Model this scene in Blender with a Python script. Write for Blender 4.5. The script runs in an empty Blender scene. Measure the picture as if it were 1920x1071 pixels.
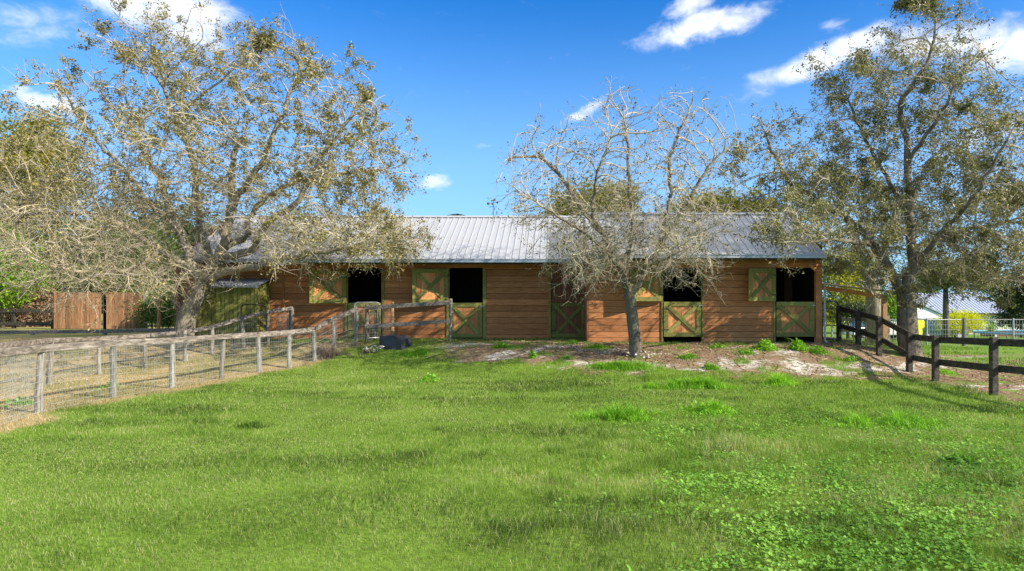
import bpy, bmesh, math, random
import numpy as np
from mathutils import Vector, Matrix
from mathutils.kdtree import KDTree
rnd = random.Random(7)
R = math.radians
C = bpy.context.scene.collection
sc = bpy.context.scene

# ------------------------------------------------------------------ camera, sky, sun, exposure
PX0, PY0, F, CZ = 1047.0, 566.0, 1250.0, 1.95
cam = bpy.data.cameras.new('camera'); camo = bpy.data.objects.new('camera', cam); C.objects.link(camo)
camo.location = (0, 0, CZ); camo.rotation_euler = (R(90), 0, 0)
cam.sensor_width = 36; cam.lens = F / 1920 * 36
cam.shift_x = -(PX0 - 960) / 1920; cam.shift_y = (PY0 - 535.5) / 1920
cam.clip_start = 0.1; cam.clip_end = 3000
sc.camera = camo
sc.view_settings.view_transform = 'Standard'; sc.view_settings.look = 'None'
sc.view_settings.exposure = 0.95; sc.view_settings.gamma = 1
SUN = Vector((2.24, -1.0, 1.46)).normalized()
sl = bpy.data.lights.new('sun', 'SUN'); sl.energy = 5.0; sl.angle = R(0.5); sl.color = (1.0, 0.90, 0.76)
so = bpy.data.objects.new('sun', sl); C.objects.link(so); so.location = (30, -10, 20)
so.rotation_euler = (-SUN).to_track_quat('-Z', 'Y').to_euler()

class NT:
    """small node helper"""
    def __init__(s, tree): s.t = tree; s.n = tree.nodes; s.l = tree.links
    def node(s, typ, **kw):
        n = s.n.new(typ)
        for k, v in kw.items():
            if k == 'i':
                for a, b in v.items():
                    if isinstance(b, bpy.types.NodeSocket): s.l.new(b, n.inputs[a])
                    else: n.inputs[a].default_value = b
            else: setattr(n, k, v)
        return n
    def m(s, op, a, b=None, c=None):
        d = {0: a}
        if b is not None: d[1] = b
        if c is not None: d[2] = c
        return s.node('ShaderNodeMath', operation=op, i=d).outputs[0]
    def mix(s, f, a, b, mode='MIX'):
        n = s.node('ShaderNodeMix', data_type='RGBA', blend_type=mode)
        for idx, v in ((0, f), (6, a), (7, b)):
            if isinstance(v, bpy.types.NodeSocket): s.l.new(v, n.inputs[idx])
            else: n.inputs[idx].default_value = (tuple(v) + (1,) if idx and len(v) == 3 else v)
        return n.outputs[2]
    def ramp(s, f, stops):
        n = s.node('ShaderNodeValToRGB', i={0: f}); e = n.color_ramp.elements
        while len(e) < len(stops): e.new(0.5)
        for k, (p, c) in enumerate(stops):
            e[k].position = p; e[k].color = tuple(c) + (1,) if len(c) == 3 else c
        return n.outputs[0]
    def noise(s, vec, scale, detail=4, rough=0.55, dist=0.0):
        n = s.node('ShaderNodeTexNoise', i={'Scale': scale, 'Detail': detail, 'Roughness': rough, 'Distortion': dist})
        if vec is not None: s.l.new(vec, n.inputs['Vector'])
        return n.outputs[0]
    def mapr(s, v, a, b, c=0.0, d=1.0):
        return s.node('ShaderNodeMapRange', interpolation_type='SMOOTHSTEP', i={0: v, 1: a, 2: b, 3: c, 4: d}).outputs[0]

world = bpy.data.worlds.new('World'); sc.world = world; world.use_nodes = True
wt = NT(world.node_tree); wt.n.clear()
sky = wt.node('ShaderNodeTexSky', sky_type='NISHITA', sun_disc=False, sun_elevation=R(30.8), sun_rotation=R(114.1),
              altitude=50, air_density=1.0, dust_density=0.3, ozone_density=2.4)
hs0 = wt.node('ShaderNodeHueSaturation', i={'Hue': 0.492, 'Saturation': 1.30, 'Value': 1.0, 'Color': sky.outputs[0]})
hs = wt.node('ShaderNodeVectorMath', operation='MULTIPLY', i={0: hs0.outputs[0], 1: (.28, .82, 1.30)})
tc = wt.node('ShaderNodeTexCoord'); sep = wt.node('ShaderNodeSeparateXYZ', i={0: tc.outputs['Generated']})
az = wt.m('ARCTAN2', sep.outputs[0], sep.outputs[1]); el = wt.m('ARCSINE', sep.outputs[2])
azel = wt.node('ShaderNodeCombineXYZ', i={0: az, 1: wt.m('MULTIPLY', el, 1.7), 2: 0.0}).outputs[0]
warp = wt.m('MULTIPLY_ADD', wt.noise(azel, 9.0, 6, 0.6), 0.10, -0.05)
warp2 = wt.m('MULTIPLY_ADD', wt.noise(azel, 7.0, 5, 0.6, 0.6), 0.06, -0.03)
azw = wt.m('ADD', az, warp); elw = wt.m('ADD', el, warp2)
def ae(px, py):
    x, z = (px - PX0) / F, (PY0 - py) / F
    return math.atan2(x, 1), math.atan2(z, math.hypot(x, 1))
tot = None
for (cx, cy, rx, ry, tilt, amp) in [(300, 10, 150, 62, 0.0, 1.0), (350, 62, 90, 42, -0.3, .85), (55, 45, 130, 42, 0.25, .42), (78, 184, 74, 24, -.08, .95),
        (1325, 46, 125, 30, .18, 1.0), (1285, 20, 50, 36, 0.3, .8), (1560, 112, 165, 34, .3, 1.0), (1760, 78, 150, 42, 0.0, .95), (1890, 92, 110, 58, 0, .95), (1095, 209, 48, 13, .35, .75),
        (818, 346, 46, 14, 0, .72), (1560, 50, 46, 16, 0, .4), (1840, 262, 120, 34, .2, .5), (2150, 90, 170, 50, 0, 1), (-250, 120, 200, 50, 0, .9), (905, 272, 20, 6, 0, .3)]:
    a0, e0 = ae(cx, cy); a1, _ = ae(cx + rx, cy); _, e1 = ae(cx, cy - ry)
    ra, re = abs(a1 - a0), max(abs(e1 - e0), 1e-4)
    dx = wt.m('SUBTRACT', azw, a0); dy = wt.m('SUBTRACT', elw, e0)
    ct, st = math.cos(tilt), math.sin(tilt)
    u = wt.m('ADD', wt.m('MULTIPLY', dx, ct / ra), wt.m('MULTIPLY', dy, st / ra))
    v = wt.m('ADD', wt.m('MULTIPLY', dx, -st / re), wt.m('MULTIPLY', dy, ct / re))
    r2 = wt.m('SQRT', wt.m('ADD', wt.m('MULTIPLY', u, u), wt.m('MULTIPLY', v, v)))
    f = wt.m('MULTIPLY', wt.mapr(r2, 1.5, 0.2), amp)
    tot = f if tot is None else wt.m('MAXIMUM', tot, f)
fine = wt.noise(azel, 26.0, 8, 0.62, 0.5)
cm = wt.mapr(wt.m('ADD', tot, wt.m('MULTIPLY_ADD', fine, 1.0, -0.56)), 0.04, 1.05)
hz = wt.mapr(el, 0.46, 0.02)
skyc = wt.mix(wt.m('MULTIPLY', hz, 0.70), hs.outputs[0], (3.1, 5.0, 7.4))
cloudc = wt.mix(wt.mapr(fine, .3, .62), (5.6, 6.2, 7.2), (7.6, 7.6, 7.7))
allc = wt.mix(wt.m('MULTIPLY', cm, .96), skyc, cloudc)
thin = wt.mix(wt.m('MULTIPLY', wt.mapr(el, .50, .85), .9), allc, (7.4, 7.3, 7.0))   # whitened upper sky, unseen above the frame, added for neutral fill light
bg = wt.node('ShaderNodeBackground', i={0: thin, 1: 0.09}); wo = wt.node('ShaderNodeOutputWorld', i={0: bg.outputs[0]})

# ------------------------------------------------------------------ placement helpers
def sstep(a, b, x):
    t = np.clip((x - a) / (b - a), 0, 1); return t * t * (3 - 2 * t)
_lat = {}
def vn(x, y, scale, seed=0, octv=1):
    """2D value noise, numpy"""
    x = np.asarray(x, float); y = np.asarray(y, float); out = 0; amp = 1; tot = 0
    for o in range(octv):
        k = seed * 13 + o
        if k not in _lat: _lat[k] = np.random.RandomState(k + 5).rand(128, 128)
        L = _lat[k]; u = x / scale * 2 ** o + 17.3 * o; v = y / scale * 2 ** o + 5.1 * o
        i = np.floor(u).astype(int); j = np.floor(v).astype(int); fu = u - i; fv = v - j
        fu = fu * fu * (3 - 2 * fu); fv = fv * fv * (3 - 2 * fv)
        a = L[i % 128, j % 128]; b = L[(i + 1) % 128, j % 128]; c = L[i % 128, (j + 1) % 128]; d = L[(i + 1) % 128, (j + 1) % 128]
        out = out + amp * ((a * (1 - fu) + b * fu) * (1 - fv) + (c * (1 - fu) + d * fu) * fv); tot += amp; amp *= .5
    return out / tot
def gz(x, y):
    x = np.asarray(x, float); y = np.asarray(y, float)
    dw = 22.7 - 2.2 * sstep(-8.0, 1.6, x) + 0.6 * sstep(8.3, 9.3, x)
    m = 1 - sstep(9.0, 13.5, x)
    z = 0.70 * sstep(dw - 4.6, dw - 0.1, y) * m
    z = z - np.clip(y - 24, 0, 400) * 0.036 * sstep(3, 14, x + 0 * y) * (1 - .35 * sstep(60, 140, y))
    z = z - np.clip(y - 34, 0, 400) * 0.012 * (1 - sstep(3, 14, x))
    z = z + (vn(x, y, 2.6, 3) - .5) * .035 + (vn(x, y, .8, 4) - .5) * .006
    return z
def gzf(x, y): return float(gz(x, y))
def W(px, py, d): return Vector(((px - PX0) / F * d, d, CZ + (PY0 - py) / F * d))
def at(px, py, dmin=4.0):
    d = dmin
    while d < 200:
        p = W(px, py, d)
        if p.z <= gzf(p.x, p.y): return p
        d += 0.03
    return W(px, py, 60)
def onground(px, d):
    x = (px - PX0) / F * d; return Vector((x, d, gzf(x, d)))

# ------------------------------------------------------------------ materials
def newmat(name):
    m = bpy.data.materials.new(name); m.use_nodes = True; t = NT(m.node_tree); t.n.clear()
    o = t.node('ShaderNodeOutputMaterial'); p = t.node('ShaderNodeBsdfPrincipled'); t.l.new(p.outputs[0], o.inputs[0])
    return m, t, p, o
def setc(t, p, col, rough=None, bump=None, bs=0.3, bd=0.01):
    t.l.new(col, p.inputs['Base Color'])
    if rough is not None:
        if isinstance(rough, bpy.types.NodeSocket): t.l.new(rough, p.inputs['Roughness'])
        else: p.inputs['Roughness'].default_value = rough
    if bump is not None:
        b = t.node('ShaderNodeBump', i={'Strength': bs, 'Distance': bd, 'Height': bump}); t.l.new(b.outputs[0], p.inputs['Normal'])
def wood(name, c1, c2, c3, stretch=(1, 12, 12), rough=.75, wear=0.0, wearc=(.5, .45, .38), scale=3.0, var=.66):
    m, t, p, o = newmat(name)
    tc = t.node('ShaderNodeTexCoord').outputs['Object']
    mp = t.node('ShaderNodeMapping', i={'Vector': tc, 'Scale': stretch}).outputs[0]
    bv = t.node('ShaderNodeAttribute', attribute_name='bv').outputs['Fac']
    off = t.node('ShaderNodeVectorMath', operation='ADD', i={0: mp}); cmb = t.node('ShaderNodeCombineXYZ', i={0: t.m('MULTIPLY', bv, 37.0), 1: t.m('MULTIPLY', bv, 91.0), 2: t.m('MULTIPLY', bv, 53.0)})
    t.l.new(cmb.outputs[0], off.inputs[1]); v = off.outputs[0]
    g = t.noise(v, scale, 6, .62, .4); g2 = t.noise(tc, 0.9, 4, .6)
    a = t.ramp(g, [(.31, c1), (.5, c2), (.71, c3)])
    a = t.mix(1.0, a, t.ramp(bv, [(0, (var, var * .97, var * .94)), (.5, (.88, .87, .86)), (1, (1.08, 1.08, 1.08))]), 'MULTIPLY')
    a = t.mix(t.mapr(g2, .35, .75, 0, .4), a, t.mix(1.0, a, (.62, .58, .55), 'MULTIPLY'))
    kn = t.noise(t.node('ShaderNodeMapping', i={'Vector': v, 'Scale': (1, 1, 1)}).outputs[0], scale * .45, 2, .5); a = t.mix(t.mapr(kn, .66, .72, 0, .55), a, tuple(x * .45 for x in c1))
    if wear: a = t.mix(t.m('MULTIPLY', t.mapr(t.noise(tc, 7, 6, .7), .5, .75), wear), a, wearc)
    setc(t, p, a, rough, g, .5, .006)
    p.inputs['Specular IOR Level'].default_value = .25
    return m
M = {}
M['siding'] = wood('siding', (.31, .125, .046), (.50, .205, .075), (.62, .29, .12), (1.2, 9, 16), wear=.3, wearc=(.42, .24, .15))
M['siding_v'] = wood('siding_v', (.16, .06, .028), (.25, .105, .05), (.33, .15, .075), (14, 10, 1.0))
M['panel'] = wood('panel', (.46, .18, .065), (.64, .285, .105), (.72, .37, .15), (9, 9, 1.0), wear=.3, wearc=(.35, .17, .1))
M['green'] = wood('green', (.15, .15, .04), (.24, .235, .06), (.32, .305, .09), (6, 6, 6), wear=.35, wearc=(.14, .14, .06))
M['green_dark'] = wood('green_dark', (.13, .14, .033), (.20, .21, .048), (.28, .28, .075), (9, 9, 1.2), wear=.35, wearc=(.1, .1, .04))
M['greywood'] = wood('greywood', (.055, .045, .037), (.225, .195, .165), (.46, .415, .36), (6, .9, 6), wear=.4, wearc=(.12, .095, .075))
M['greypost'] = wood('greypost', (.10, .09, .075), (.26, .245, .21), (.42, .405, .36), (16, 16, 1.3), wear=.45, wearc=(.22, .25, .18))
M['blackwood'] = wood('blackwood', (.020, .017, .013), (.055, .049, .036), (.13, .115, .08), (6, 2, 6), wear=.4, wearc=(.13, .115, .075))
M['cedar'] = wood('cedar', (.14, .065, .028), (.38, .20, .095), (.54, .32, .17), (16, 8, .9), wear=.45, wearc=(.16, .07, .03), var=.45)
M['tanpost'] = wood('tanpost', (.35, .19, .09), (.52, .31, .16), (.62, .4, .23), (12, 12, 1.3))
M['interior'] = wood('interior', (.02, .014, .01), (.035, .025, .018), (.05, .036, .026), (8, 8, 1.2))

def roofmat(name, base, rough=.42, metal=.35, tint=(.45, .5, .6), dirt=.5):
    m, t, p, o = newmat(name)
    tc = t.node('ShaderNodeTexCoord').outputs['Object']
    n1 = t.noise(tc, .8, 5, .6); n2 = t.noise(t.node('ShaderNodeMapping', i={'Vector': tc, 'Scale': (9, 1.2, 1.2)}).outputs[0], 1.6, 5, .6); n3 = t.noise(tc, 9, 5, .7)
    a = t.mix(t.mapr(n2, .4, .75, 0, .5 * dirt), base, tint)
    a = t.mix(t.mapr(n1, .45, .75, 0, .4 * dirt), a, tuple(.7 * b for b in base))
    a = t.mix(t.mapr(n3, .62, .72, 0, .75 * dirt), a, (.18, .18, .19))
    setc(t, p, a, t.mapr(n1, .3, .7, rough - .08, rough + .12), n2, .15, .01); p.inputs['Metallic'].default_value = metal
    return m
M['roof'] = roofmat('roof', (.40, .415, .44), dirt=.8)
M['roof_far'] = roofmat('roof_far', (.36, .41, .50), .5, .2)
def plain(name, c, rough=.6, metal=0.0, var=.25, scale=8):
    m, t, p, o = newmat(name); tc = t.node('ShaderNodeTexCoord').outputs['Object']
    n = t.noise(tc, scale, 5, .6)
    a = t.ramp(n, [(.3, tuple(x * (1 - var) for x in c)), (.7, tuple(min(1, x * (1 + var)) for x in c))])
    setc(t, p, a, rough, n, .2, .005); p.inputs['Metallic'].default_value = metal
    return m
M['gutter'] = plain('gutter', (.36, .41, .48), .35, .2, .12, 3)
M['wire'] = plain('wire', (.38, .40, .37), .5, .1)
M['darkmetal'] = plain('darkmetal', (.035, .03, .028), .5, .3)
M['galv'] = plain('galv', (.42, .42, .42), .4, .5)
M['tarp'] = plain('tarp', (.035, .037, .048), .55, 0, .35, 6)
M['white'] = plain('white', (.78, .78, .77), .6, 0, .05)
M['cream'] = plain('cream', (.62, .55, .45), .7, 0, .08)
M['yellow'] = plain('yellow', (.85, .80, .01), .45, 0, .08)
M['carpaint'] = plain('carpaint', (.02, .06, .055), .22, .2, .1)
M['glass'] = plain('glass', (.03, .05, .06), .08, 0, .1)
M['rubber'] = plain('rubber', (.02, .02, .02), .8)
M['blue'] = plain('blue', (.12, .35, .42), .5, 0, .1)
M['petal'] = plain('petal', (.75, .70, .62), .7, 0, .15, 40)
M['rust'] = plain('rust', (.18, .06, .03), .8, 0, .4)
M['redpink'] = plain('redpink', (.45, .12, .12), .7)

def bark(name, c1, c2, lich=None, sc_=1.0):
    m, t, p, o = newmat(name); tc = t.node('ShaderNodeTexCoord').outputs['Object']
    v = t.node('ShaderNodeMapping', i={'Vector': tc, 'Scale': (1, 1, .35)}).outputs[0]
    n = t.noise(v, 13 * sc_, 8, .75, 1.2); n2 = t.noise(tc, 2.2, 4, .6)
    a = t.ramp(n, [(.32, c1), (.62, c2)])
    if lich: a = t.mix(t.mapr(n2, .45, .68, 0, .7), a, lich)
    setc(t, p, a, .85, n, .8, .02); p.inputs['Specular IOR Level'].default_value = .2
    return m
M['bark'] = bark('bark', (.07, .058, .042), (.31, .265, .20), (.26, .25, .14))
M['bark_dark'] = bark('bark_dark', (.045, .036, .026), (.20, .165, .12), (.19, .175, .11))
M['twig'] = bark('twig', (.30, .26, .18), (.56, .50, .38), (.42, .40, .24))
M['twig_pale'] = bark('twig_pale', (.24, .21, .145), (.55, .48, .36), (.38, .35, .22))

def leafmat(name, ramp, trans=.35, rough=.5, patch=None):
    m = bpy.data.materials.new(name); m.use_nodes = True; t = NT(m.node_tree); t.n.clear()
    o = t.node('ShaderNodeOutputMaterial')
    cv = t.node('ShaderNodeAttribute', attribute_name='cv').outputs['Fac']
    a = t.ramp(cv, ramp)
    if patch:
        tc = t.node('ShaderNodeTexCoord').outputs['Object']
        n = t.noise(tc, patch[0], 5, .6); a = t.mix(t.mapr(n, .42, .66, 0, patch[2]), a, patch[1])
    p = t.node('ShaderNodeBsdfPrincipled', i={'Base Color': a, 'Roughness': rough, 'Specular IOR Level': .3})
    tr = t.node('ShaderNodeBsdfTranslucent', i={0: t.mix(1.0, a, (1.15, 1.2, .6), 'MULTIPLY')})
    mx = t.node('ShaderNodeMixShader', i={0: trans, 1: p.outputs[0], 2: tr.outputs[0]}); t.l.new(mx.outputs[0], o.inputs[0])
    return m
M['leaf_oak'] = leafmat('leaf_oak', [(0, (.085, .085, .028)), (.4, (.21, .19, .062)), (.75, (.36, .31, .12)), (1, (.46, .38, .20))], .25, .45)
M['leaf_right'] = leafmat('leaf_right', [(0, (.08, .09, .032)), (.45, (.21, .205, .08)), (.8, (.35, .32, .15)), (1, (.45, .39, .23))], .25, .42)
M['leaf_mid'] = leafmat('leaf_mid', [(0, (.06, .075, .022)), (.6, (.13, .14, .045)), (1, (.22, .12, .06))], .25)
M['leaf_green'] = leafmat('leaf_green', [(0, (.035, .07, .015)), (.5, (.09, .16, .025)), (1, (.22, .28, .045))], .4)
M['leaf_lime'] = leafmat('leaf_lime', [(0, (.10, .20, .02)), (.5, (.20, .36, .03)), (1, (.34, .50, .05))], .45)
M['leaf_gold'] = leafmat('leaf_gold', [(0, (.10, .15, .02)), (.5, (.26, .29, .035)), (1, (.60, .52, .05))], .45)
M['leaf_yellow'] = leafmat('leaf_yellow', [(0, (.26, .32, .01)), (.5, (.58, .58, .01)), (1, (.8, .76, .02))], .45)
M['leaf_autumn'] = leafmat('leaf_autumn', [(0, (.08, .10, .02)), (.5, (.22, .22, .04)), (1, (.42, .32, .05))], .4)
M['leaf_brown'] = leafmat('leaf_brown', [(0, (.07, .045, .03)), (.5, (.17, .105, .06)), (1, (.34, .22, .14))], .1, .7)
M['leaf_dark'] = leafmat('leaf_dark', [(0, (.02, .035, .012)), (.5, (.045, .07, .02)), (1, (.13, .14, .04))], .25)
M['litter'] = leafmat('litter', [(0, (.08, .045, .028)), (.5, (.22, .13, .078)), (.85, (.36, .25, .16)), (1, (.55, .46, .36))], .05, .8)
M['grass'] = leafmat('grass', [(0, (.050, .095, .012)), (.4, (.125, .23, .018)), (.75, (.215, .33, .040)), (.86, (.31, .38, .11)), (.93, (.38, .42, .19)), (1, (.50, .43, .22))], .40, .5,
                     (0.55, (.085, .17, .014), .5))
M['grass_dry'] = leafmat('grass_dry', [(0, (.14, .15, .05)), (.4, (.33, .27, .12)), (1, (.52, .42, .24))], .25, .7)
M['clover'] = leafmat('clover', [(0, (.07, .17, .02)), (.5, (.16, .34, .035)), (1, (.32, .52, .10))], .35, .42)
M['weed'] = leafmat('weed', [(0, (.08, .22, .012)), (.5, (.19, .42, .025)), (1, (.34, .60, .05))], .42, .45)
M['brush'] = leafmat('brush', [(0, (.13, .09, .07)), (.5, (.24, .18, .14)), (1, (.36, .28, .22))], .1, .8)

# ------------------------------------------------------------------ object helpers
def link(o, parent=None):
    C.objects.link(o)
    if parent is not None:
        o.parent = parent; o.location = o.location - (parent.location if parent.parent is None else Vector((0, 0, 0)))
    return o
def tag(o, label, cat=None, group=None, kind=None):
    if label: o['label'] = label
    if cat: o['category'] = cat
    if group: o['group'] = group
    if kind: o['kind'] = kind
    return o
def thing(name, label, cat, loc=(0, 0, 0), group=None):
    o = bpy.data.objects.new(name, None); C.objects.link(o); o.location = loc; o.empty_display_size = .2
    return tag(o, label, cat, group)
def big(name, V, Fq, mat, parent=None, attr=None, aname='cv', smooth=False, origin=None):
    """mesh from numpy; V (n,3); Fq (m,k) ; attr per face"""
    V = np.asarray(V, np.float32)
    if parent is not None:
        w = parent.location if parent.parent is None else parent.parent.location
        V = V - np.array(w, np.float32)
    elif origin is not None: V = V - np.array(origin, np.float32)
    me = bpy.data.meshes.new(name); groups = Fq if isinstance(Fq, list) else [Fq]
    groups = [np.asarray(g, np.int32) for g in groups if len(g)]
    nl = sum(g.size for g in groups); nf = sum(len(g) for g in groups)
    me.vertices.add(len(V)); me.vertices.foreach_set('co', V.ravel())
    me.loops.add(nl); me.polygons.add(nf)
    me.loops.foreach_set('vertex_index', np.concatenate([g.ravel() for g in groups]))
    cnt = np.concatenate([np.full(len(g), g.shape[1]) for g in groups]); st = np.concatenate([[0], np.cumsum(cnt)[:-1]])
    me.polygons.foreach_set('loop_start', st.astype(np.int32)); me.polygons.foreach_set('loop_total', cnt.astype(np.int32))
    me.update(calc_edges=True); 
    if smooth: me.polygons.foreach_set('use_smooth', np.ones(nf, bool))
    if attr is not None:
        a = me.attributes.new(aname, 'FLOAT', 'FACE'); a.data.foreach_set('value', np.asarray(attr, np.float32))
    me.materials.append(mat); o = bpy.data.objects.new(name, me); C.objects.link(o)
    if parent is not None: o.parent = parent
    elif origin is not None: o.location = origin
    return o
class MB:
    """collects solids in world coordinates, builds ONE mesh"""
    def __init__(s): s.v = []; s.f = []; s.a = []
    def hexa(s, pts, a=None):
        b = len(s.v); s.v += [tuple(p) for p in pts]; a = rnd.random() if a is None else a
        for q in ((0, 3, 2, 1), (4, 5, 6, 7), (0, 1, 5, 4), (1, 2, 6, 5), (2, 3, 7, 6), (3, 0, 4, 7)): s.f.append(tuple(b + i for i in q)); s.a.append(a)
    def box(s, x0, x1, y0, y1, z0, z1, a=None):
        s.hexa([(x0, y0, z0), (x1, y0, z0), (x1, y1, z0), (x0, y1, z0), (x0, y0, z1), (x1, y0, z1), (x1, y1, z1), (x0, y1, z1)], a)
    def bar(s, p, q, w, h, up=(0, 0, 1), a=None, jit=0):
        """rectangular bar from p to q, h along up, w across"""
        p, q = Vector(p), Vector(q); d = (q - p).normalized(); up = Vector(up)
        sd = d.cross(up); 
        if sd.length < 1e-4: sd = Vector((1, 0, 0))
        sd.normalize(); u = sd.cross(d).normalized(); pts = []
        for c in (p, q):
            for (i, j) in ((-1, -1), (1, -1), (1, 1), (-1, 1)): pts.append(c + sd * (w / 2 * i * (1 + rnd.uniform(-jit, jit))) + u * (h / 2 * j * (1 + rnd.uniform(-jit, jit))))
        s.hexa([pts[0], pts[1], pts[2], pts[3], pts[4], pts[5], pts[6], pts[7]], a)
    def tube(s, pts, rad, n=8, a=None, cap=True):
        pts = [Vector(p) for p in pts]; rad = rad if hasattr(rad, '__len__') else [rad] * len(pts); a = rnd.random() if a is None else a
        b = len(s.v); ref = None
        for k, p in enumerate(pts):
            d = (pts[min(k + 1, len(pts) - 1)] - pts[max(k - 1, 0)]).normalized()
            if ref is None: ref = Vector((0, 0, 1)) if abs(d.z) < .9 else Vector((1, 0, 0))
            x = d.cross(ref).normalized(); y = x.cross(d).normalized()
            for j in range(n):
                t = 2 * math.pi * j / n; s.v.append(tuple(p + (x * math.cos(t) + y * math.sin(t)) * rad[k]))
        for k in range(len(pts) - 1):
            for j in range(n):
                j2 = (j + 1) % n; s.f.append((b + k * n + j, b + k * n + j2, b + (k + 1) * n + j2, b + (k + 1) * n + j)); s.a.append(a)
        if cap:
            s.f.append(tuple(b + j for j in range(n))); s.a.append(a); s.f.append(tuple(b + (len(pts) - 1) * n + j for j in range(n))[::-1]); s.a.append(a)
    def build(s, name, mat, parent=None, origin=None, smooth=False, bevel=0, label=None):
        me = bpy.data.meshes.new(name)
        off = Vector((0, 0, 0))
        if parent is not None: off = parent.location if parent.parent is None else parent.parent.location
        elif origin is not None: off = Vector(origin)
        me.from_pydata([(v[0] - off[0], v[1] - off[1], v[2] - off[2]) for v in s.v], [], s.f)
        bm = bmesh.new(); bm.from_mesh(me)
        lay = bm.faces.layers.float.new('bv')
        for fc, av in zip(bm.faces, s.a): fc[lay] = av
        bmesh.ops.recalc_face_normals(bm, faces=bm.faces)
        if bevel: bmesh.ops.bevel(bm, geom=list(bm.edges), offset=bevel, segments=1, affect='EDGES', clamp_overlap=True)
        bm.to_mesh(me); bm.free()
        if smooth:
            for p in me.polygons: p.use_smooth = True
        me.materials.append(mat); o = bpy.data.objects.new(name, me); C.objects.link(o)
        if parent is not None: o.parent = parent
        elif origin is not None: o.location = origin
        if label: o['label'] = label
        return o

# ------------------------------------------------------------------ fence line of the left pen (needed by the ground)
postsA = [(-130, 840, 668), (72, 774, 648), (213, 746, 638), (323, 728, 633), (415, 711, 626), (486, 699, 622), (543, 690, 618), (590, 677, 612), (627, 657, 593), (667, 648, 574)]
A_pos = [at(px, py) for px, py, _ in postsA]
A_y = np.array([p.y for p in A_pos]); A_x = np.array([p.x for p in A_pos])
def fenceA_x(y): return np.interp(y, A_y, A_x)
def zones(x, y):
    """weights: dry pen, sand/litter"""
    n = vn(x, y, 1.1, 11, 4); n2 = vn(x, y, .45, 12, 3)
    dry = sstep(.55 + .0, -.1, x - fenceA_x(y) - .25 - (n - .5) * 1.3) * (1 - sstep(21.4, 22.2, y + (n - .5) * 1.0) * sstep(-12, -9, x))
    dry = np.where(y > 24, dry * .6, dry)
    dw = 22.7 - 2.2 * sstep(-5.0, 1.2, x)
    edge = dw - 2.8 + (n - .5) * 2.6 + (n2 - .5) * .8 - .9 * sstep(1.5, 8, x)
    s1 = sstep(-.25, .25, y - edge) * sstep(-4.4, -2.4, x + (n2 - .5) * 1.6)
    s2 = sstep(8.4, 9.3, x + (n - .5) * 1.6) * sstep(9, 12, y)
    s = np.maximum(s1, s2) * (1 - sstep(23.5, 26, y + (n - .5) * 5))
    patch = sstep(.495, .60, n2 * .5 + n * .5 + .06 * sstep(-3, 2, -x) + .16 * sstep(.9, .3, np.where(x < 1, 22.7, dw) - y) * sstep(1.3, -.5, x) - .06 * sstep(1, -2, x) + .10 * sstep(.8, .2, 20.5 - y) * sstep(1, 1.6, x))
    s = s * (1 - .9 * patch)
    return dry, s, n, n2

# ------------------------------------------------------------------ ground
def ground_mesh():
    xs = np.concatenate([np.linspace(-900, -60, 18), np.linspace(-55, -17, 39), np.arange(-16, 15.01, .09), np.linspace(16, 60, 60), np.linspace(65, 900, 18)])
    ys = np.concatenate([np.linspace(-60, 2, 14), np.arange(3, 25.01, .09), np.linspace(25.5, 60, 60), np.linspace(64, 200, 30), np.linspace(230, 1500, 12)])
    X, Y = np.meshgrid(xs, ys); Z = gz(X, Y)
    dry, s, n, n2 = zones(X, Y)
    n3 = vn(X, Y, .28, 13, 3); n4 = vn(X, Y, 1.9, 14, 3)
    lawn = np.stack([.10 + .05 * n2, .17 + .08 * n2, .020 + .010 * n2], -1)
    dryc = np.stack([.30 + .16 * n2, .235 + .12 * n2, .115 + .07 * n2], -1)
    dryc = dryc * (1 - (sstep(.5, .66, n4) * .6)[..., None]) + np.array([.12, .15, .04]) * (sstep(.5, .66, n4) * .6)[..., None]
    sand = np.stack([.42 + .20 * n2, .39 + .19 * n2, .36 + .18 * n2], -1)
    lit = np.stack([.17 + .1 * n3, .115 + .07 * n3, .075 + .05 * n3], -1)
    lw = sstep(.42, .54, vn(X, Y * 2.2, 1.5, 15, 4) * .65 + n3 * .35 + .05 * sstep(0, 4, X) + .04 * sstep(7, 9, X) + .015)[..., None]
    sandc = sand * (1 - lw) + lit * lw
    col = lawn * (1 - dry[..., None]) + dryc * dry[..., None]
    col = col * (1 - s[..., None]) + sandc * s[..., None]
    ny, nx = X.shape; idx = np.arange(ny * nx).reshape(ny, nx)
    Fq = np.stack([idx[:-1, :-1], idx[:-1, 1:], idx[1:, 1:], idx[1:, :-1]], -1).reshape(-1, 4)
    m, t, p, o = newmat('ground_soil')
    at_ = t.node('ShaderNodeAttribute', attribute_name='gcol').outputs['Color']; tc = t.node('ShaderNodeTexCoord').outputs['Object']
    f1 = t.noise(tc, 14, 6, .7); f2 = t.noise(tc, 60, 4, .7)
    a = t.mix(1.0, at_, t.ramp(f1, [(.3, (.62, .60, .58)), (.7, (1.25, 1.25, 1.2))]), 'MULTIPLY')
    a = t.mix(1.0, a, t.ramp(f2, [(.3, (.78, .78, .78)), (.7, (1.15, 1.15, 1.15))]), 'MULTIPLY')
    setc(t, p, a, .95, f1, .5, .012); p.inputs['Specular IOR Level'].default_value = .1
    ob = big('ground', np.stack([X, Y, Z], -1).reshape(-1, 3), Fq, m, smooth=True)
    ca = ob.data.color_attributes.new('gcol', 'FLOAT_COLOR', 'POINT')
    ca.data.foreach_set('color', np.concatenate([col, np.ones(col.shape[:2] + (1,))], -1).astype(np.float32).ravel())
    tag(ob, 'grassy paddock ground rising to a sandy bank before the barn', None, None, 'structure')
ground_mesh()

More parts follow.
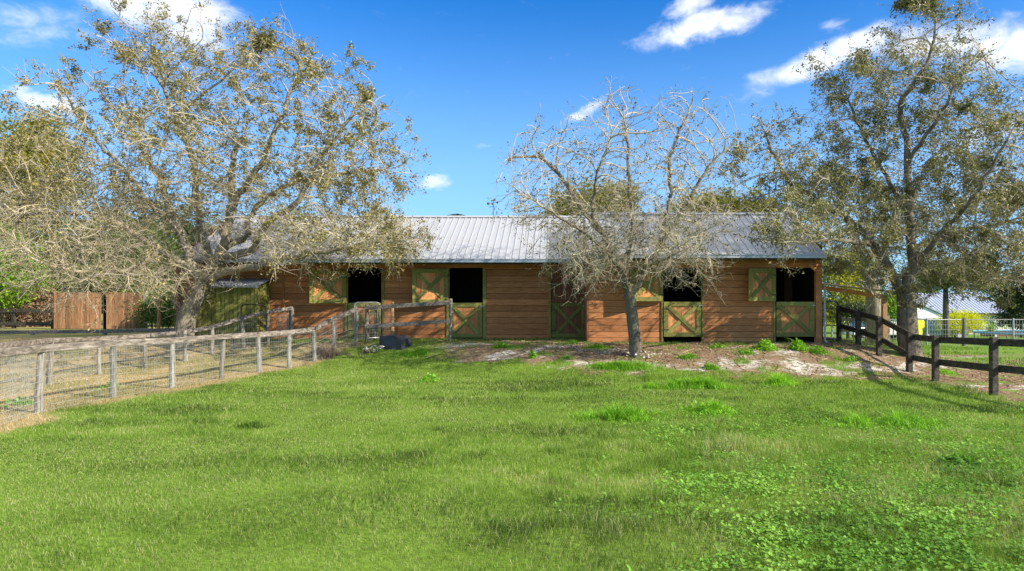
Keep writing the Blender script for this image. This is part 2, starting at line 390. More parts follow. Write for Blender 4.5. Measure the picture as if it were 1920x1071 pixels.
# ------------------------------------------------------------------ grass blades and ground cover (stuff)
def blades(px, py, h, w, cv, lean=.6, seed=1, base=None, yaw=None):
    """one bent blade (5 verts, quad+tri) per point -> V, quads, tris, attr"""
    rs = np.random.RandomState(seed); n = len(px)
    az_ = rs.rand(n) * 2 * np.pi; fa = rs.rand(n) * 2 * np.pi
    L = lean * (0.3 + rs.rand(n)) * h
    z = gz(px, py) if base is None else base
    dx, dy = np.cos(az_), np.sin(az_); wx, wy = np.cos(fa) * w / 2, np.sin(fa) * w / 2
    P = np.zeros((n, 5, 3))
    P[:, 0] = np.stack([px - wx, py - wy, z - .004], -1); P[:, 1] = np.stack([px + wx, py + wy, z - .004], -1)
    mx, my, mz = px + dx * L * .35, py + dy * L * .35, z + h * .62
    P[:, 2] = np.stack([mx + wx * .8, my + wy * .8, mz], -1); P[:, 3] = np.stack([mx - wx * .8, my - wy * .8, mz], -1)
    P[:, 4] = np.stack([px + dx * L, py + dy * L, z + h * (.95 - .3 * rs.rand(n))], -1)
    b = np.arange(n)[:, None] * 5
    return P.reshape(-1, 3), b + np.array([[0, 1, 2, 3]]), b + np.array([[3, 2, 4]]), np.concatenate([cv, cv])
def stuff_blades(name, label, px, py, h, w, cv, mat, lean=.6, seed=1):
    V, q, t, a = blades(px, py, h, w, cv, lean, seed)
    return tag(big(name, V, [q, t], mat, attr=a), label, None, None, 'stuff')
rs = np.random.RandomState(3)
def sample(n, d0, d1, power, xm=2.0):
    """points spread over the visible part of the field and a margin beside it; nearer ground gets the denser cover"""
    u = rs.rand(n); k = 2 - power; d = (d0 ** k + u * (d1 ** k - d0 ** k)) ** (1 / k)
    lo = (-60 - PX0) / F * d - xm; hi = (1980 - PX0) / F * d + xm
    return lo + rs.rand(n) * (hi - lo), d
x, y = sample(620000, 3.9, 23.2, 1.55)
dry, s, n, n2 = zones(x, y)
keep = (rs.rand(len(x)) > np.maximum(dry * 1.05, s * .94)) & ~((y > 22.6) & (x < .92)) & ~((y > 20.4) & (x > .9) & (x < 8.2)) & (x < 9.2 + 0 * x)
x, y, n, n2 = x[keep], y[keep], n[keep], n2[keep]
big_n = vn(x, y, 2.6, 21, 3); tuft = vn(x, y, .33, 22, 2); sc_d = np.clip(y / 8, .6, 2.0) ** .85
right = sstep(-1, 3, x) * sstep(12, 9, y)
h = (.026 + .035 * big_n + .060 * np.clip(tuft - .45, 0, 1) + .02 * right) * (.6 + .8 * rs.rand(len(x))) * (1 + .25 * (sc_d - 1))
w = .0042 * sc_d * (.7 + .6 * rs.rand(len(x)))
dark = sstep(.48, .66, vn(x * .40, y, 1.0, 26, 5)); mot = vn(x * .6, y, .55, 27, 3)
cv = np.clip(.28 + .42 * rs.rand(len(x)) + .7 * (big_n - .47) - .35 * (tuft - .5) + .08 * right - .58 * dark + .8 * (mot - .5), 0, 1)
dryp = sstep(.50, .66, vn(x, y, .7, 23, 4) + .05 * sstep(6.5, 4.8, y)) * right + .25 * sstep(.62, .75, vn(x, y, 1.7, 24, 3))
tus = (.35 + .65 * sstep(-3, 0, x)) * sstep(.62, .74, vn(x, y, .36, 28, 2)) * sstep(.42, .58, vn(x, y, 2.2, 29, 2)); h = h * (1 + 1.3 * tus); cv = np.clip(cv - .28 * tus * (1 - right), 0, 1)
leftd = np.maximum(sstep(1.5, -2.5, x) * (.25 + .9 * sstep(.35, .65, vn(x * .5, y, 1.0, 30, 4))), .6 * sstep(.5, .65, vn(x * .5, y, 1.1, 34, 4)))
h = h * (1 - .35 * leftd); cv = np.where(rs.rand(len(x)) < .10 + .32 * leftd + .6 * dryp, .80 + .20 * rs.rand(len(x)), cv)
stuff_blades('lawn_grass', 'short bright green pasture grass across the open paddock', x, y, h, w, cv, M['grass'], .9, 5)
# dry grass in and around the pen, and thin growth on the sand
x, y = sample(230000, 9, 26, 1.1)
dry, s, n, n2 = zones(x, y)
keep = (rs.rand(len(x)) < dry * (.35 + .6 * n)) & (x < -3) & ~((y > 21.7) & (x > -11.8)) & ~(y > 22.6)
x, y = x[keep], y[keep]; k = vn(x, y, 1.6, 31, 3)
stuff_blades('dry_grass', 'straw coloured grass and stubble in and beside the wire pen', x, y, (.03 + .06 * vn(x, y, .5, 32)) * (.6 + .8 * rs.rand(len(x))), .007 * (.7 + .6 * rs.rand(len(x))),
             np.clip(.35 + .6 * rs.rand(len(x)) - .55 * sstep(.5, .65, k), 0, 1), M['grass_dry'], 1.4, 6)
x, y = rs.uniform(10, 40, 90000), rs.uniform(16, 60, 90000); k = vn(x, y, 2.2, 33, 3)
keep = k > .43; x, y = x[keep], y[keep]
stuff_blades('yard_grass', 'green grass of the yards beyond the black rail fence', x, y, .06 + .05 * rs.rand(len(x)), .02 + .012 * rs.rand(len(x)), .3 + .5 * rs.rand(len(x)), M['grass'], 1.0, 7)

def leaves(P, size, cv, seed=1, flat=0.0, aspect=.55, fold=.15):
    """diamond leaves: 4 verts, 1 quad folded along its middle"""
    rs = np.random.RandomState(seed); n = len(P); size = np.broadcast_to(size, (n,))
    d = rs.normal(size=(n, 3)); d[:, 2] *= (1 - flat * .85); d /= np.linalg.norm(d, axis=1)[:, None]
    r = rs.normal(size=(n, 3)); 
    if flat > 0: r = r * (1 - flat) + np.cross(d, np.tile([0, 0, 1.0], (n, 1))) * flat * 2
    sd = r - (r * d).sum(1)[:, None] * d; sd /= np.linalg.norm(sd, axis=1)[:, None] + 1e-9
    nm = np.cross(d, sd); L = size[:, None]
    V = np.stack([P, P + d * L * .45 + sd * L * aspect * .5 + nm * L * fold, P + d * L, P + d * L * .5 - sd * L * aspect * .5 + nm * L * fold], 1)
    b = np.arange(n)[:, None] * 4
    return V.reshape(-1, 3), b + np.array([[0, 1, 2]]), b + np.array([[0, 2, 3]]), np.concatenate([cv, cv])
# clover patch, lower right of the paddock
x, y = sample(260000, 3.9, 13.5, 1.35, 1.0)
cl = vn(x, y, .9, 41, 4); px_ = PX0 + x / y * F; py_ = 0
prob = (.22 + .78 * sstep(.36, .60, cl + .12 * sstep(2.2, 4.4, x) * sstep(9.5, 6.5, y) - .12 * sstep(8, 12, y))) * sstep(.2, 2.2, x + (cl - .5) * 2) * sstep(13.4, 9, y) * sstep(.2, .5, vn(x, y, .22, 45, 2))
keep = (rs.rand(len(x)) < prob); x, y = x[keep], y[keep]
z = gz(x, y) + .02 + .045 * rs.rand(len(x)) + .02 * vn(x, y, .3, 42)
def clover(x, y, z, sz, seed):
    rs = np.random.RandomState(seed); n = len(x); k = 6; t0 = rs.rand(n) * 6.28
    nx, ny = rs.normal(0, .35, n), rs.normal(0, .35, n); V = np.zeros((n, k + 1, 3)); V[:, 0] = np.stack([x, y, z - sz * .12], -1)
    for j in range(k):
        a = t0 + 6.283 * j / k; rr = sz * (.5 if j % 2 else .42) * (1 + .1 * rs.rand(n))
        V[:, j + 1] = np.stack([x + np.cos(a) * rr, y + np.sin(a) * rr, z + (np.cos(a) * nx + np.sin(a) * ny) * rr], -1)
    b = np.arange(n)[:, None] * (k + 1)
    T = np.concatenate([b + np.array([[0, j + 1, (j + 1) % k + 1]]) for j in range(k)])
    return V.reshape(-1, 3), T
sz = .014 + .026 * rs.rand(len(x)) ** 1.7; V, T = clover(x, y, z, sz, 8); cv = np.clip(.45 * rs.rand(len(x)) + .9 * (vn(x, y, .55, 46, 3) - .22), 0, 1)
tag(big('clover_patch', V, T, M['clover'], attr=np.tile(cv, 6)), 'patch of round leaved clover among the grass at the lower right', None, None, 'stuff')
# fallen leaves on the sandy bank and beyond the black fence
x = rs.uniform(-4, 15, 60000); y = rs.uniform(13, 27, 60000); dry, s, n, n2 = zones(x, y); k = vn(x, y, .9, 43, 4)
keep = (rs.rand(len(x)) < s * (.03 + .97 * sstep(.42, .6, k + .06 * sstep(0, 3, x) - .12 * sstep(2, -2, x)))) & ~((y > 22.6) & (x < .92)) & ~((y > 20.4) & (x > .9) & (x < 8.2))
x, y = x[keep], y[keep]; P = np.stack([x, y, gz(x, y) + .004 + .02 * rs.rand(len(x))], -1)
V, a, b, c = leaves(P, .04 + .04 * rs.rand(len(x)), rs.rand(len(x)), 9, flat=.85)
tag(big('leaf_litter', V, [a, b], M['litter'], attr=c), 'fallen brown leaves scattered over the sandy bank', None, None, 'stuff')
# small sticks and straw lying on the bank
x = rs.uniform(-4, 13, 5200); y = rs.uniform(15, 24, 5200); dry, s, n, n2 = zones(x, y)
keep = (rs.rand(len(x)) < s) & ~((y > 22.6) & (x < .92)) & ~((y > 20.4) & (x > .9) & (x < 8.2)); x, y = x[keep], y[keep]; m = len(x)
a_ = rs.rand(m) * 6.28; Lh = .04 + .16 * rs.rand(m) ** 2; dx, dy = np.cos(a_) * Lh, np.sin(a_) * Lh; px_, py_ = -np.sin(a_) * .006, np.cos(a_) * .006
V = np.stack([np.stack([x + i * dx + j * px_, y + i * dy + j * py_, gz(x + i * dx, y + i * dy) + .006 + kz], -1) for i, j, kz in ((-1, -1, 0), (1, -1, 0), (1, 1, 0), (-1, 1, 0), (-1, 0, .012), (1, 0, .012))], 1)
b = np.arange(m)[:, None] * 6
tag(big('stick_litter', V.reshape(-1, 3), [b + np.array([[0, 1, 5, 4]]), b + np.array([[3, 4, 5, 2]]), b + np.array([[0, 3, 2, 1]])], M['grass_dry'], attr=np.tile(rs.rand(m), 3)), 'straw bits and small sticks strewn over the sandy bank', None, None, 'stuff')
#SPLIT1

# ------------------------------------------------------------------ the horse barn
D1, D2, E1, E2 = 22.7, 20.5, 21.95, 19.75
S1, S2 = F / D1, F / D2
ZT = CZ + 1.40            # roof edge height
PITCH = .48
barn = thing('horse_barn', 'long brown wood stable barn with green stall doors and ribbed metal roof', 'barn', (-2, 24, .7))
def Xp(px, D): return (px - PX0) / F * D
def Zp(py, D): return CZ + (PY0 - py) / F * D
XL, XM, XR = Xp(345, D1), .92, Xp(1540, D2)
WG = .62                   # wall base
WT = ZT - .02
def siding(X0, X1, holes, D, hb, name='siding', mat='siding'):
    """horizontal planks, cut round the openings"""
    mb = MB(); z = WG
    while z < WT + .15:
        hh = hb * rnd.choice([1, 1, 1, .92, 1.12]); z1 = min(z + hh, WT + .25)
        cuts = sorted([h for h in holes if h[2] < z1 - .01 and h[3] > z + .01]); segs = []; c = X0
        for h in cuts:
            if h[0] > c: segs.append((c, h[0]))
            c = max(c, h[1])
        if c < X1: segs.append((c, X1))
        av = rnd.random()
        for a, b in segs:
            k = a
            while k < b - .01:
                e = b if b - k < 4.2 else k + rnd.uniform(2.4, 3.8)
                o = rnd.uniform(-.003, .003)
                mb.box(k + .0015, e - .0015, D + o, D + .03, z + .006, z1 - .005, min(1, max(0, av + rnd.uniform(-.25, .25)))); k = e
        z = z1
    return mb.build(name, M[mat], barn, bevel=.003)
doorsL = [(652.5, 715), (843, 905), (1034, 1098)]
doorsR = [(1243.5, 1314.5), (1454.5, 1527)]
zt, zm, zb = Zp(503, D1), Zp(568, D1), Zp(634, D1)
ztR, zmR, zbR = Zp(504, D2), Zp(566, D2), Zp(637, D2)
holesL = [(Xp(a, D1), Xp(b, D1), WG - 1, zt) for a, b in doorsL]
holesR = [(Xp(a, D2), Xp(b, D2), WG - 1, ztR) for a, b in doorsR]
siding(XL, XM - .05, holesL, D1, .20); siding(XM, XR, holesR, D2, .20)
# dark backing behind planks: inner lining of the front walls, other walls and floor
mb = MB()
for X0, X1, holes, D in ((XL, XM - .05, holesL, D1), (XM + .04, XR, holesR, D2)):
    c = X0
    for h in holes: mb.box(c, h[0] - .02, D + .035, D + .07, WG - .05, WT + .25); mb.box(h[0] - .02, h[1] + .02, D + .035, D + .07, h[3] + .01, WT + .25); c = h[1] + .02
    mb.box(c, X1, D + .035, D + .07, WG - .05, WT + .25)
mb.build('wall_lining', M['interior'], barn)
def gable(x0, x1, y0, y1, yr, zr, zw, zg):
    mb = MB(); b = len(mb.v)
    P = [(y0, zg), (y1, zg), (y1, zw), (yr, zr), (y0, zw)]
    for X in (x0, x1): mb.v += [(X, p, q) for p, q in P]
    mb.f += [tuple(b + i for i in range(5)), tuple(b + 5 + i for i in range(5))[::-1]]
    for i in range(5): j = (i + 1) % 5; mb.f.append((b + i, b + j, b + 5 + j, b + 5 + i))
    mb.a += [rnd.random()] * 7; return mb
R1y, R1z = E1 + 3.95, ZT + 3.95 * PITCH
R2y, R2z = E2 + 3.45, ZT + 3.45 * PITCH
B1, B2 = 2 * R1y - D1, 2 * R2y - D2
def wz(yw, e): return ZT + (yw - e) * PITCH - .04
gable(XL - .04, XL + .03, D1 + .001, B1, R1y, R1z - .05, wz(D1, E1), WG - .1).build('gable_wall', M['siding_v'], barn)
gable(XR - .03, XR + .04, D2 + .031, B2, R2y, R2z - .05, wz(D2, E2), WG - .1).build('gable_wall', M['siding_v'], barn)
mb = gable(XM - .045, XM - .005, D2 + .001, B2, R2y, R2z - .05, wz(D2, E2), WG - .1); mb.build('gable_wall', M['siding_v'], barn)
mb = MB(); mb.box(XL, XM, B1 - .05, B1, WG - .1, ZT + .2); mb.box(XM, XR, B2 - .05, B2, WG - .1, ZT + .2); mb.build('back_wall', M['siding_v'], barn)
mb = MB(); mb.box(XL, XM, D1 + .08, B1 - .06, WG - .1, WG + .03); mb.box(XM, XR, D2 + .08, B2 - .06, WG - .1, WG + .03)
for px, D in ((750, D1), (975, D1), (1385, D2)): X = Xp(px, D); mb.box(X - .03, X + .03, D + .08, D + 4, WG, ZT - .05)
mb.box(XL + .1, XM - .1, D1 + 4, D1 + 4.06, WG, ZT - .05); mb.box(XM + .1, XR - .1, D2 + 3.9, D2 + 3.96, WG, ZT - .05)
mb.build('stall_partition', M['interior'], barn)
mb = MB(); mb.box(XR - .05, XR - .034, D2 + .08, B2 - .1, WG, ZT + .3); mb.build('side_shade_sheet', M['interior'], barn)  # dark sheet added inside the gable wall, standing in for stall shade
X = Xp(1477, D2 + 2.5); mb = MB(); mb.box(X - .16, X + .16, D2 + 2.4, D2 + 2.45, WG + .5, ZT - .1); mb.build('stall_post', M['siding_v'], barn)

# roof with 9 inch ribs
def roof(x0, x1, e, yr, zr, zl):
    mb = MB(); 
    for sgn in (-1, 1):
        ye = yr + sgn * (yr - e)
        mb.hexa([(x0, ye, zl), (x1, ye, zl), (x1, yr, zr), (x0, yr, zr), (x0, ye, zl + .012), (x1, ye, zl + .012), (x1, yr, zr + .012), (x0, yr, zr + .012)])
        X = x0 + .05
        while X < x1 - .03:
            w, hh = .022, .026
            mb.hexa([(X - w, ye - sgn * .002 * -1, zl + .010), (X + w, ye, zl + .010), (X + w, yr, zr + .010), (X - w, yr, zr + .010),
                     (X - w * .5, ye, zl + .012 + hh), (X + w * .5, ye, zl + .012 + hh), (X + w * .5, yr, zr + .012 + hh), (X - w * .5, yr, zr + .012 + hh)])
            X += .2286
    return mb
def ridgecap(x0, x1, yr, zr):
    mb = MB(); w = .17; dz = w * PITCH
    for sgn in (-1, 1):
        mb.hexa([(x0, yr + sgn * w, zr + .042 - dz), (x1, yr + sgn * w, zr + .042 - dz), (x1, yr, zr + .042), (x0, yr, zr + .042),
                 (x0, yr + sgn * w, zr + .052 - dz), (x1, yr + sgn * w, zr + .052 - dz), (x1, yr, zr + .054), (x0, yr, zr + .054)])
    return mb
RX0, RX1 = Xp(333, E1), XM + .35
QX0, QX1 = XM - .04, Xp(1549, E2)
for x0, x1, e, yr, zr in ((RX0, RX1, E1, R1y, R1z), (QX0, QX1, E2, R2y, R2z)):
    r = roof(x0, x1, e, yr, zr, ZT).build('roof', M['roof'], barn)
    ridgecap(x0, x1, yr, zr).build('ridge_cap', M['roof'], r)
    g = MB(); g.box(x0 + .02, x1 - .02, e - .11, e - .10, ZT - .105, ZT + .0); g.box(x0 + .02, x1 - .02, e - .10, e - .005, ZT - .11, ZT - .10); g.box(x0 + .02, x1 - .02, e - .005, e + .005, ZT - .105, ZT - .004)
    g.box(x0 + .02, x1 - .02, e - .125, e - .112, ZT - .02, ZT + .006)
    for k in (x0 + .02, x1 - .03): g.box(k, k + .01, e - .10, e - .005, ZT - .10, ZT - .003)
    g.build('gutter', M['gutter'], r)
    f = MB(); f.box(x0 + .02, x1 - .02, e + .01, e + .05, ZT - .16, ZT - .012); f.build('fascia', M['blackwood'], r)
    D = e + .75; n = int((x1 - x0) / .9); f = MB()
    for k in range(n + 1):
        X = x0 + .1 + k * (x1 - x0 - .2) / n
        for (ya, yb) in ((e + .06, D - .01),): f.bar((X, ya, ZT - .09 + .05 * PITCH), (X, yb, ZT - .09 + .75 * PITCH), .04, .11)
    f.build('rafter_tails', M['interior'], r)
    s = MB(); s.box(x0 + .03, x1 - .03, D - .02, D + .0, WT - .3, WT + .05) if False else None
# rake fascia
for X, e, yr, zr in ((QX1 - .02, E2, R2y, R2z), (RX0 + .0, E1, R1y, R1z)):
    mb = MB(); mb.bar((X, e, ZT - .07), (X, yr, zr - .07), .03, .13); mb.bar((X, 2 * yr - e, ZT - .07), (X, yr, zr - .07), .03, .13); mb.build('rake_board', M['blackwood'], barn)
# header boards
mb = MB(); mb.box(XL + .02, XM - .06, D1 - .024, D1 - .004, zt + .01, zt + .15); mb.build('header_board', M['siding'], barn)
mb = MB(); mb.box(XM + .01, XR - .18, D2 - .024, D2 - .004, ztR + .03, ztR + .19); mb.build('header_board', M['siding'], barn)
# jambs
def jamb(px, D, z0, z1, w=.10, mat='green'):
    X = Xp(px, D); mb = MB(); mb.box(X - w / 2, X + w / 2, D - .03, D + .03, z0, z1); return mb.build('door_jamb', M[mat], barn, bevel=.004)
for px, mt in ((719, 'green'), (908.5, 'green'), (1030.5, 'green'), (839.5, 'green'), (649, 'green')): jamb(px, D1, WG - .02, zt + .0, .11 if px > 900 and px < 1000 else .08, mt)
jamb(1100.5, D1, WG, zt, .04, 'blackwood')
for px in (1241, 1317, 1451.5): jamb(px, D2, WG + .02, ztR, .05, 'green_dark')
mb = MB(); X = Xp(1534.5, D2); mb.box(X - .095, X + .095, D2 - .05, D2 + .04, WG, ZT + .1); mb.build('corner_post', M['panel'], barn, bevel=.005)
mb = MB(); mb.bar((X - .3, D2 - .03, ZT - .25), (X - .05, D2 - .03, ZT - .45), .05, .1); mb.build('knee_brace', M['panel'], barn)
mb = MB(); X = Xp(1545, D2); mb.tube([(X - .02, E2 - .06, ZT - .1), (X - .02, E2 - .04, ZT - .2), (X - .01, D2 - .07, ZT - .5), (X, D2 - .07, WG + .15), (X + .02, D2 - .2, WG + .08)], .035, 8); mb.build('downspout', M['gutter'], barn, smooth=True)
# skirt board at base
mb = MB(); c = XM
for h in holesR: mb.box(c + .02, h[0] - .03, D2 - .02, D2 - .003, WG - .15, WG + .09); c = h[1]
mb.build('skirt_board', M['greywood'], barn)
mb = MB(); c = XL
for h in holesL: mb.box(c + .02, h[0] - .07, D1 - .02, D1 - .003, WG - .12, WG + .05); c = h[1] + .04
mb.build('skirt_board', M['greywood'], barn)

def xleaf(name, u0, u1, z0, z1, org, ang, D, parent, mf='green', mp='panel', fw=.135, hinge_right=True, latch=True):
    """framed leaf with crossed braces; org = hinge x; ang opens it out from the wall"""
    ca, sa = math.cos(ang), math.sin(ang)
    def T(u, v, z):   # u measured from hinge along leaf (0..w), v outwards
        sx = -1 if hinge_right else 1
        return (org + sx * (u * ca) + (v * sa) * (1 if hinge_right else -1) * 0 , D - u * sa - v, z)
    w = u1 - u0
    def slab(mb, ua, ub, za, zb_, v0, v1):
        mb.hexa([T(ua, v0, za), T(ub, v0, za), T(ub, v1, za), T(ua, v1, za), T(ua, v0, zb_), T(ub, v0, zb_), T(ub, v1, zb_), T(ua, v1, zb_)])
    p = MB(); n = 8
    for k in range(n): slab(p, w * k / n + .001, w * (k + 1) / n - .001, z0 + .02, z1 - .02, .0, .022)
    po = p.build(name, M[mp], parent)
    f = MB(); slab(f, 0, w, z0, z0 + fw, .023, .048); slab(f, 0, w, z1 - fw, z1, .023, .048); slab(f, 0, fw, z0 + fw + .001, z1 - fw - .001, .023, .047); slab(f, w - fw, w, z0 + fw + .001, z1 - fw - .001, .023, .047)
    f.build('frame', M[mf], po, bevel=.003)
    def brace(a, b, v0, v1):
        mb = MB(); (ua, za), (ub, zb_) = a, b; L = math.hypot(ub - ua, zb_ - za); nx, nz = -(zb_ - za) / L * .06, (ub - ua) / L * .06
        q = [(ua - nx, za - nz), (ub - nx, zb_ - nz), (ub + nx, zb_ + nz), (ua + nx, za + nz)]
        mb.hexa([T(a_, v0, b_) for a_, b_ in q] + [T(a_, v1, b_) for a_, b_ in q]); mb.build('cross_brace', M[mf], po, bevel=.002)
    i = fw * .92
    brace((i, z0 + i), (w - i, z1 - i), .0235, .0445); brace((i, z1 - i), (w - i, z0 + i), .0455, .060)
    hg = MB()
    for z in (z0 + .2 * (z1 - z0), z1 - .2 * (z1 - z0)): slab(hg, -.03, .16, z - .015, z + .015, .0485, .053)
    hg.build('hinge', M['darkmetal'], po)
    if latch:
        l = MB(); slab(l, w - .1, w + .04, z1 - .12, z1 - .10, .0485, .062); slab(l, w - .06, w - .045, z1 - .15, z1 - .07, .0625, .075); l.build('latch', M['galv'], po)
    return po
for i, (a, b) in enumerate(doorsL):
    xa, xb = Xp(a, D1) + .012, Xp(b, D1) - .012
    xleaf('stall_door', xa, xb, zb + .02, zm, xa, 0, D1 + .01, barn, 'green_dark' if i == 2 else 'green', 'siding_v' if i == 2 else 'panel', hinge_right=False)
for i, (a, b) in enumerate(doorsR):
    xa, xb = Xp(a, D2) + .012, Xp(b, D2) - .012
    xleaf('stall_door', xa, xb, zbR + .09, zmR, xa, 0, D2 + .01, barn, 'green', 'panel', hinge_right=False)
# open shutters hinged at the left jamb of each opening, standing a little off the wall
for (a, b, D, z0, z1, zz) in ((587, 651, D1, Zp(569, D1), Zp(508, D1), 0), (777, 842, D1, Zp(569, D1), Zp(505, D1), 0), (1179, 1243, D2, Zp(565, D2), Zp(506, D2), 0), (1397.5, 1454, D2, Zp(565, D2), Zp(504, D2), 0)):
    wd = Xp(b, D) - Xp(a, D); ang = math.asin(.27 / wd)
    xleaf('shutter', 0, wd / math.cos(ang) * .985, z0, z1, Xp(b, D) - .01, ang, D - .035, barn, 'green', 'panel', hinge_right=True, latch=False)
# the closed upper leaf of the third stall
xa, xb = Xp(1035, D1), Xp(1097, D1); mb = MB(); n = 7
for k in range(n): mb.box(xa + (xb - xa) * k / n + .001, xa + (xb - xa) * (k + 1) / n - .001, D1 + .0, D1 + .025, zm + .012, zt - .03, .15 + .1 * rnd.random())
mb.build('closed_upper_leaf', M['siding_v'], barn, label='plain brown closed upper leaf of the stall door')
mb = MB(); X = Xp(532, D1); mb.box(X - .025, X + .025, D1 - .03, D1 - .004, WG + 1.1, ZT - .15); mb.build('conduit_board', M['siding'], barn)

# weather station on the ridge
p0 = W(925, 409, R1y); st = thing('weather_station', 'small dark anemometer mast standing on the barn ridge', 'weather station', (p0.x, p0.y, R1z))
X, Y = p0.x, R1y; zz = lambda py: Zp(py, R1y)
mb = MB(); mb.tube([(X, Y, R1z + .03), (X, Y, zz(382))], .014, 6); mb.build('mast', M['darkmetal'], st)
mb = MB(); mb.tube([(X - .17, Y, zz(388)), (X + .14, Y, zz(388))], .010, 5); mb.tube([(X - .2, Y, zz(381.5)), (X + .16, Y, zz(380))], .009, 5); mb.tube([(X - .06, Y, zz(376.5)), (X + .06, Y, zz(376.5))], .009, 5); mb.tube([(X, Y, zz(381)), (X, Y, zz(375))], .009, 5); mb.build('crossarm', M['darkmetal'], st)
for (dx, py, r) in ((-.2, 382, .05), (.16, 380, .04), (.045, 374.5, .045), (-.03, 382.5, .04), (-.06, 376.5, .03)):
    mb = MB(); q = Vector((X + dx, Y, zz(py))); mb.tube([q + Vector((0, 0, -r)), q + Vector((0, 0, -r * .6)), q, q + Vector((0, 0, r * .7)), q + Vector((0, 0, r))], [r * .3, r * .85, r, r * .8, r * .2], 8); mb.build('cup', M['darkmetal'], st, smooth=True)

# ------------------------------------------------------------------ green lean-to shed
d1 = 21.75; sx0, sx1 = Xp(372, d1), Xp(483, d1)
shed = thing('green_shed', 'green painted lean-to shed with corrugated roof against the barn wall', 'shed', ((sx0 + sx1) / 2, 22.2, .65))
zr0, zr1 = Zp(536, d1), Zp(524, D1)
mb = MB(); n = 13
for k in range(n): mb.box(sx0 + (sx1 - sx0 - .09) * k / n + .006, sx0 + (sx1 - sx0 - .09) * (k + 1) / n - .006, d1, d1 + .03, .45, zr0 - .03)
mb.build('front_wall', M['green_dark'], shed, bevel=.003)
mb = MB(); n = 5
for X in (sx0, sx1 - .03):
    mb = MB()
    for k in range(n):
        ya = d1 + .032 + (D1 - d1 - .07) * k / n; yb = d1 + .032 + (D1 - d1 - .07) * (k + 1) / n - .004
        mb.hexa([(X, ya, .45), (X + .03, ya, .45), (X + .03, yb, .45), (X, yb, .45)] + [(X, ya, zr0 - .03 + (ya - d1) * .2), (X + .03, ya, zr0 - .03 + (ya - d1) * .2), (X + .03, yb, zr0 - .03 + (yb - d1) * .2), (X, yb, zr0 - .03 + (yb - d1) * .2)])
    mb.build('side_wall', M['green'], shed)
for xa, xb in ((sx1 - .085, sx1 + .012), (sx0 - .01, sx0 + .08)): mb = MB(); mb.box(xa, xb, d1 - .02, d1 - .003, .45, zr0 - .05); mb.build('corner_trim', M['green'], shed, bevel=.003)
xs_ = np.linspace(sx0 - .15, sx1 + .12, 150); ys_ = np.array([d1 - .18, D1 - .03]); V = []; Fq = []
for j, yy in enumerate(ys_):
    for xx in xs_: V.append((xx, yy, zr0 + .0 + (yy - d1 + .18) * .24 + .018 * math.sin(xx * 2 * math.pi / .13)))
nx = len(xs_); V += [(a, b, c - .006) for a, b, c in V]
for k in range(nx - 1): Fq.append((k, k + 1, nx + k + 1, nx + k)); Fq.append((2 * nx + k, 3 * nx + k, 3 * nx + k + 1, 2 * nx + k + 1)); Fq.append((k, 2 * nx + k, 2 * nx + k + 1, k + 1))
big('roof', np.array(V), np.array(Fq), M['roof'], shed)
mb = MB(); mb.box(sx0 - .12, sx1 + .09, d1 - .15, d1 - .12, zr0 - .055, zr0 - .01); mb.build('eave_board', M['gutter'], shed)

# ------------------------------------------------------------------ fences
def rail_seg(mb, a, b, w, h, sag=.0, n=3):
    a, b = Vector(a), Vector(b)
    for k in range(n):
        p = a.lerp(b, k / n); q = a.lerp(b, (k + 1) / n); mb.bar(p, q, w, h, jit=.06, a=.4)
def post(mb, base, top, r, n=9, lean=0):
    b = Vector(base); t = Vector(top); k = 5; pts = []; rr = []
    for i in range(k + 1):
        pts.append(b.lerp(t, i / k) + Vector((rnd.uniform(-.008, .008), rnd.uniform(-.008, .008), 0))); rr.append(r * (1.08 - .12 * i / k) * rnd.uniform(.95, 1.05))
    rr[-1] *= .88; mb.tube(pts, rr, n)
def mesh_panel(mb, a0, b0, a1, b1, sp=.062, hz=.12, r=.0023):
    """a0,b0 ground points; a1,b1 top points"""
    a0, b0, a1, b1 = map(Vector, (a0, b0, a1, b1)); L = (b0 - a0).length; n = max(2, int(L / sp))
    for k in range(n + 1):
        t = k / n; mb.tube([a0.lerp(b0, t), a1.lerp(b1, t)], r, 3, cap=False)
    m = max(2, int((a1 - a0).length / hz))
    for j in range(m + 1):
        s_ = (j / m) ** 1.15; mb.tube([a0.lerp(a1, s_) , b0.lerp(b1, s_)], r * 1.25, 3, cap=False)
def wire_fence(label, pts, group=None, rad=.06, railh=.13, rail_side=-1, mesh=True, matp='greypost', matr='greywood', name='pen_fence', railz=0, pegs=False):
    """pts: list (base Vector, top z)"""
    root = thing(name, label, 'fence', pts[0][0], group)
    tops = []
    for b, tz in pts:
        mb = MB(); t = Vector((b.x + rnd.uniform(-.06, .06), b.y, tz)); post(mb, b - Vector((0, 0, .06)), t, rad * rnd.uniform(.85, 1.1)); mb.build('post', M[matp], root); tops.append(t)
    for i in range(len(pts) - 1):
        a, b = tops[i], tops[i + 1]; dr = (b - a).normalized(); sd = dr.cross(Vector((0, 0, 1))).normalized() * rail_side * (rad * .2)
        mb = MB(); rail_seg(mb, a + sd + Vector((0, 0, -railh / 2 + .06 + railz)) - dr * .03, b + sd + Vector((0, 0, -railh / 2 + .06 + railz)) + dr * .02, .05 + rad * 1.1, railh * rnd.uniform(.92, 1.05)); mb.build('rail', M[matr], root, bevel=.006)
        if mesh:
            sd2 = sd.normalized() * (rad + .012); mb = MB(); up = Vector((0, 0, .03))
            g0 = Vector((pts[i][0].x, pts[i][0].y, pts[i][0].z)) ; g1 = pts[i + 1][0]
            mesh_panel(mb, g0 + sd2 + up, g1 + sd2 + up, Vector((g0.x, g0.y, a.z - railh + .05)) + sd2, Vector((g1.x, g1.y, b.z - railh + .05)) + sd2); mb.build('wire_mesh', M['wire'], root)
    return root
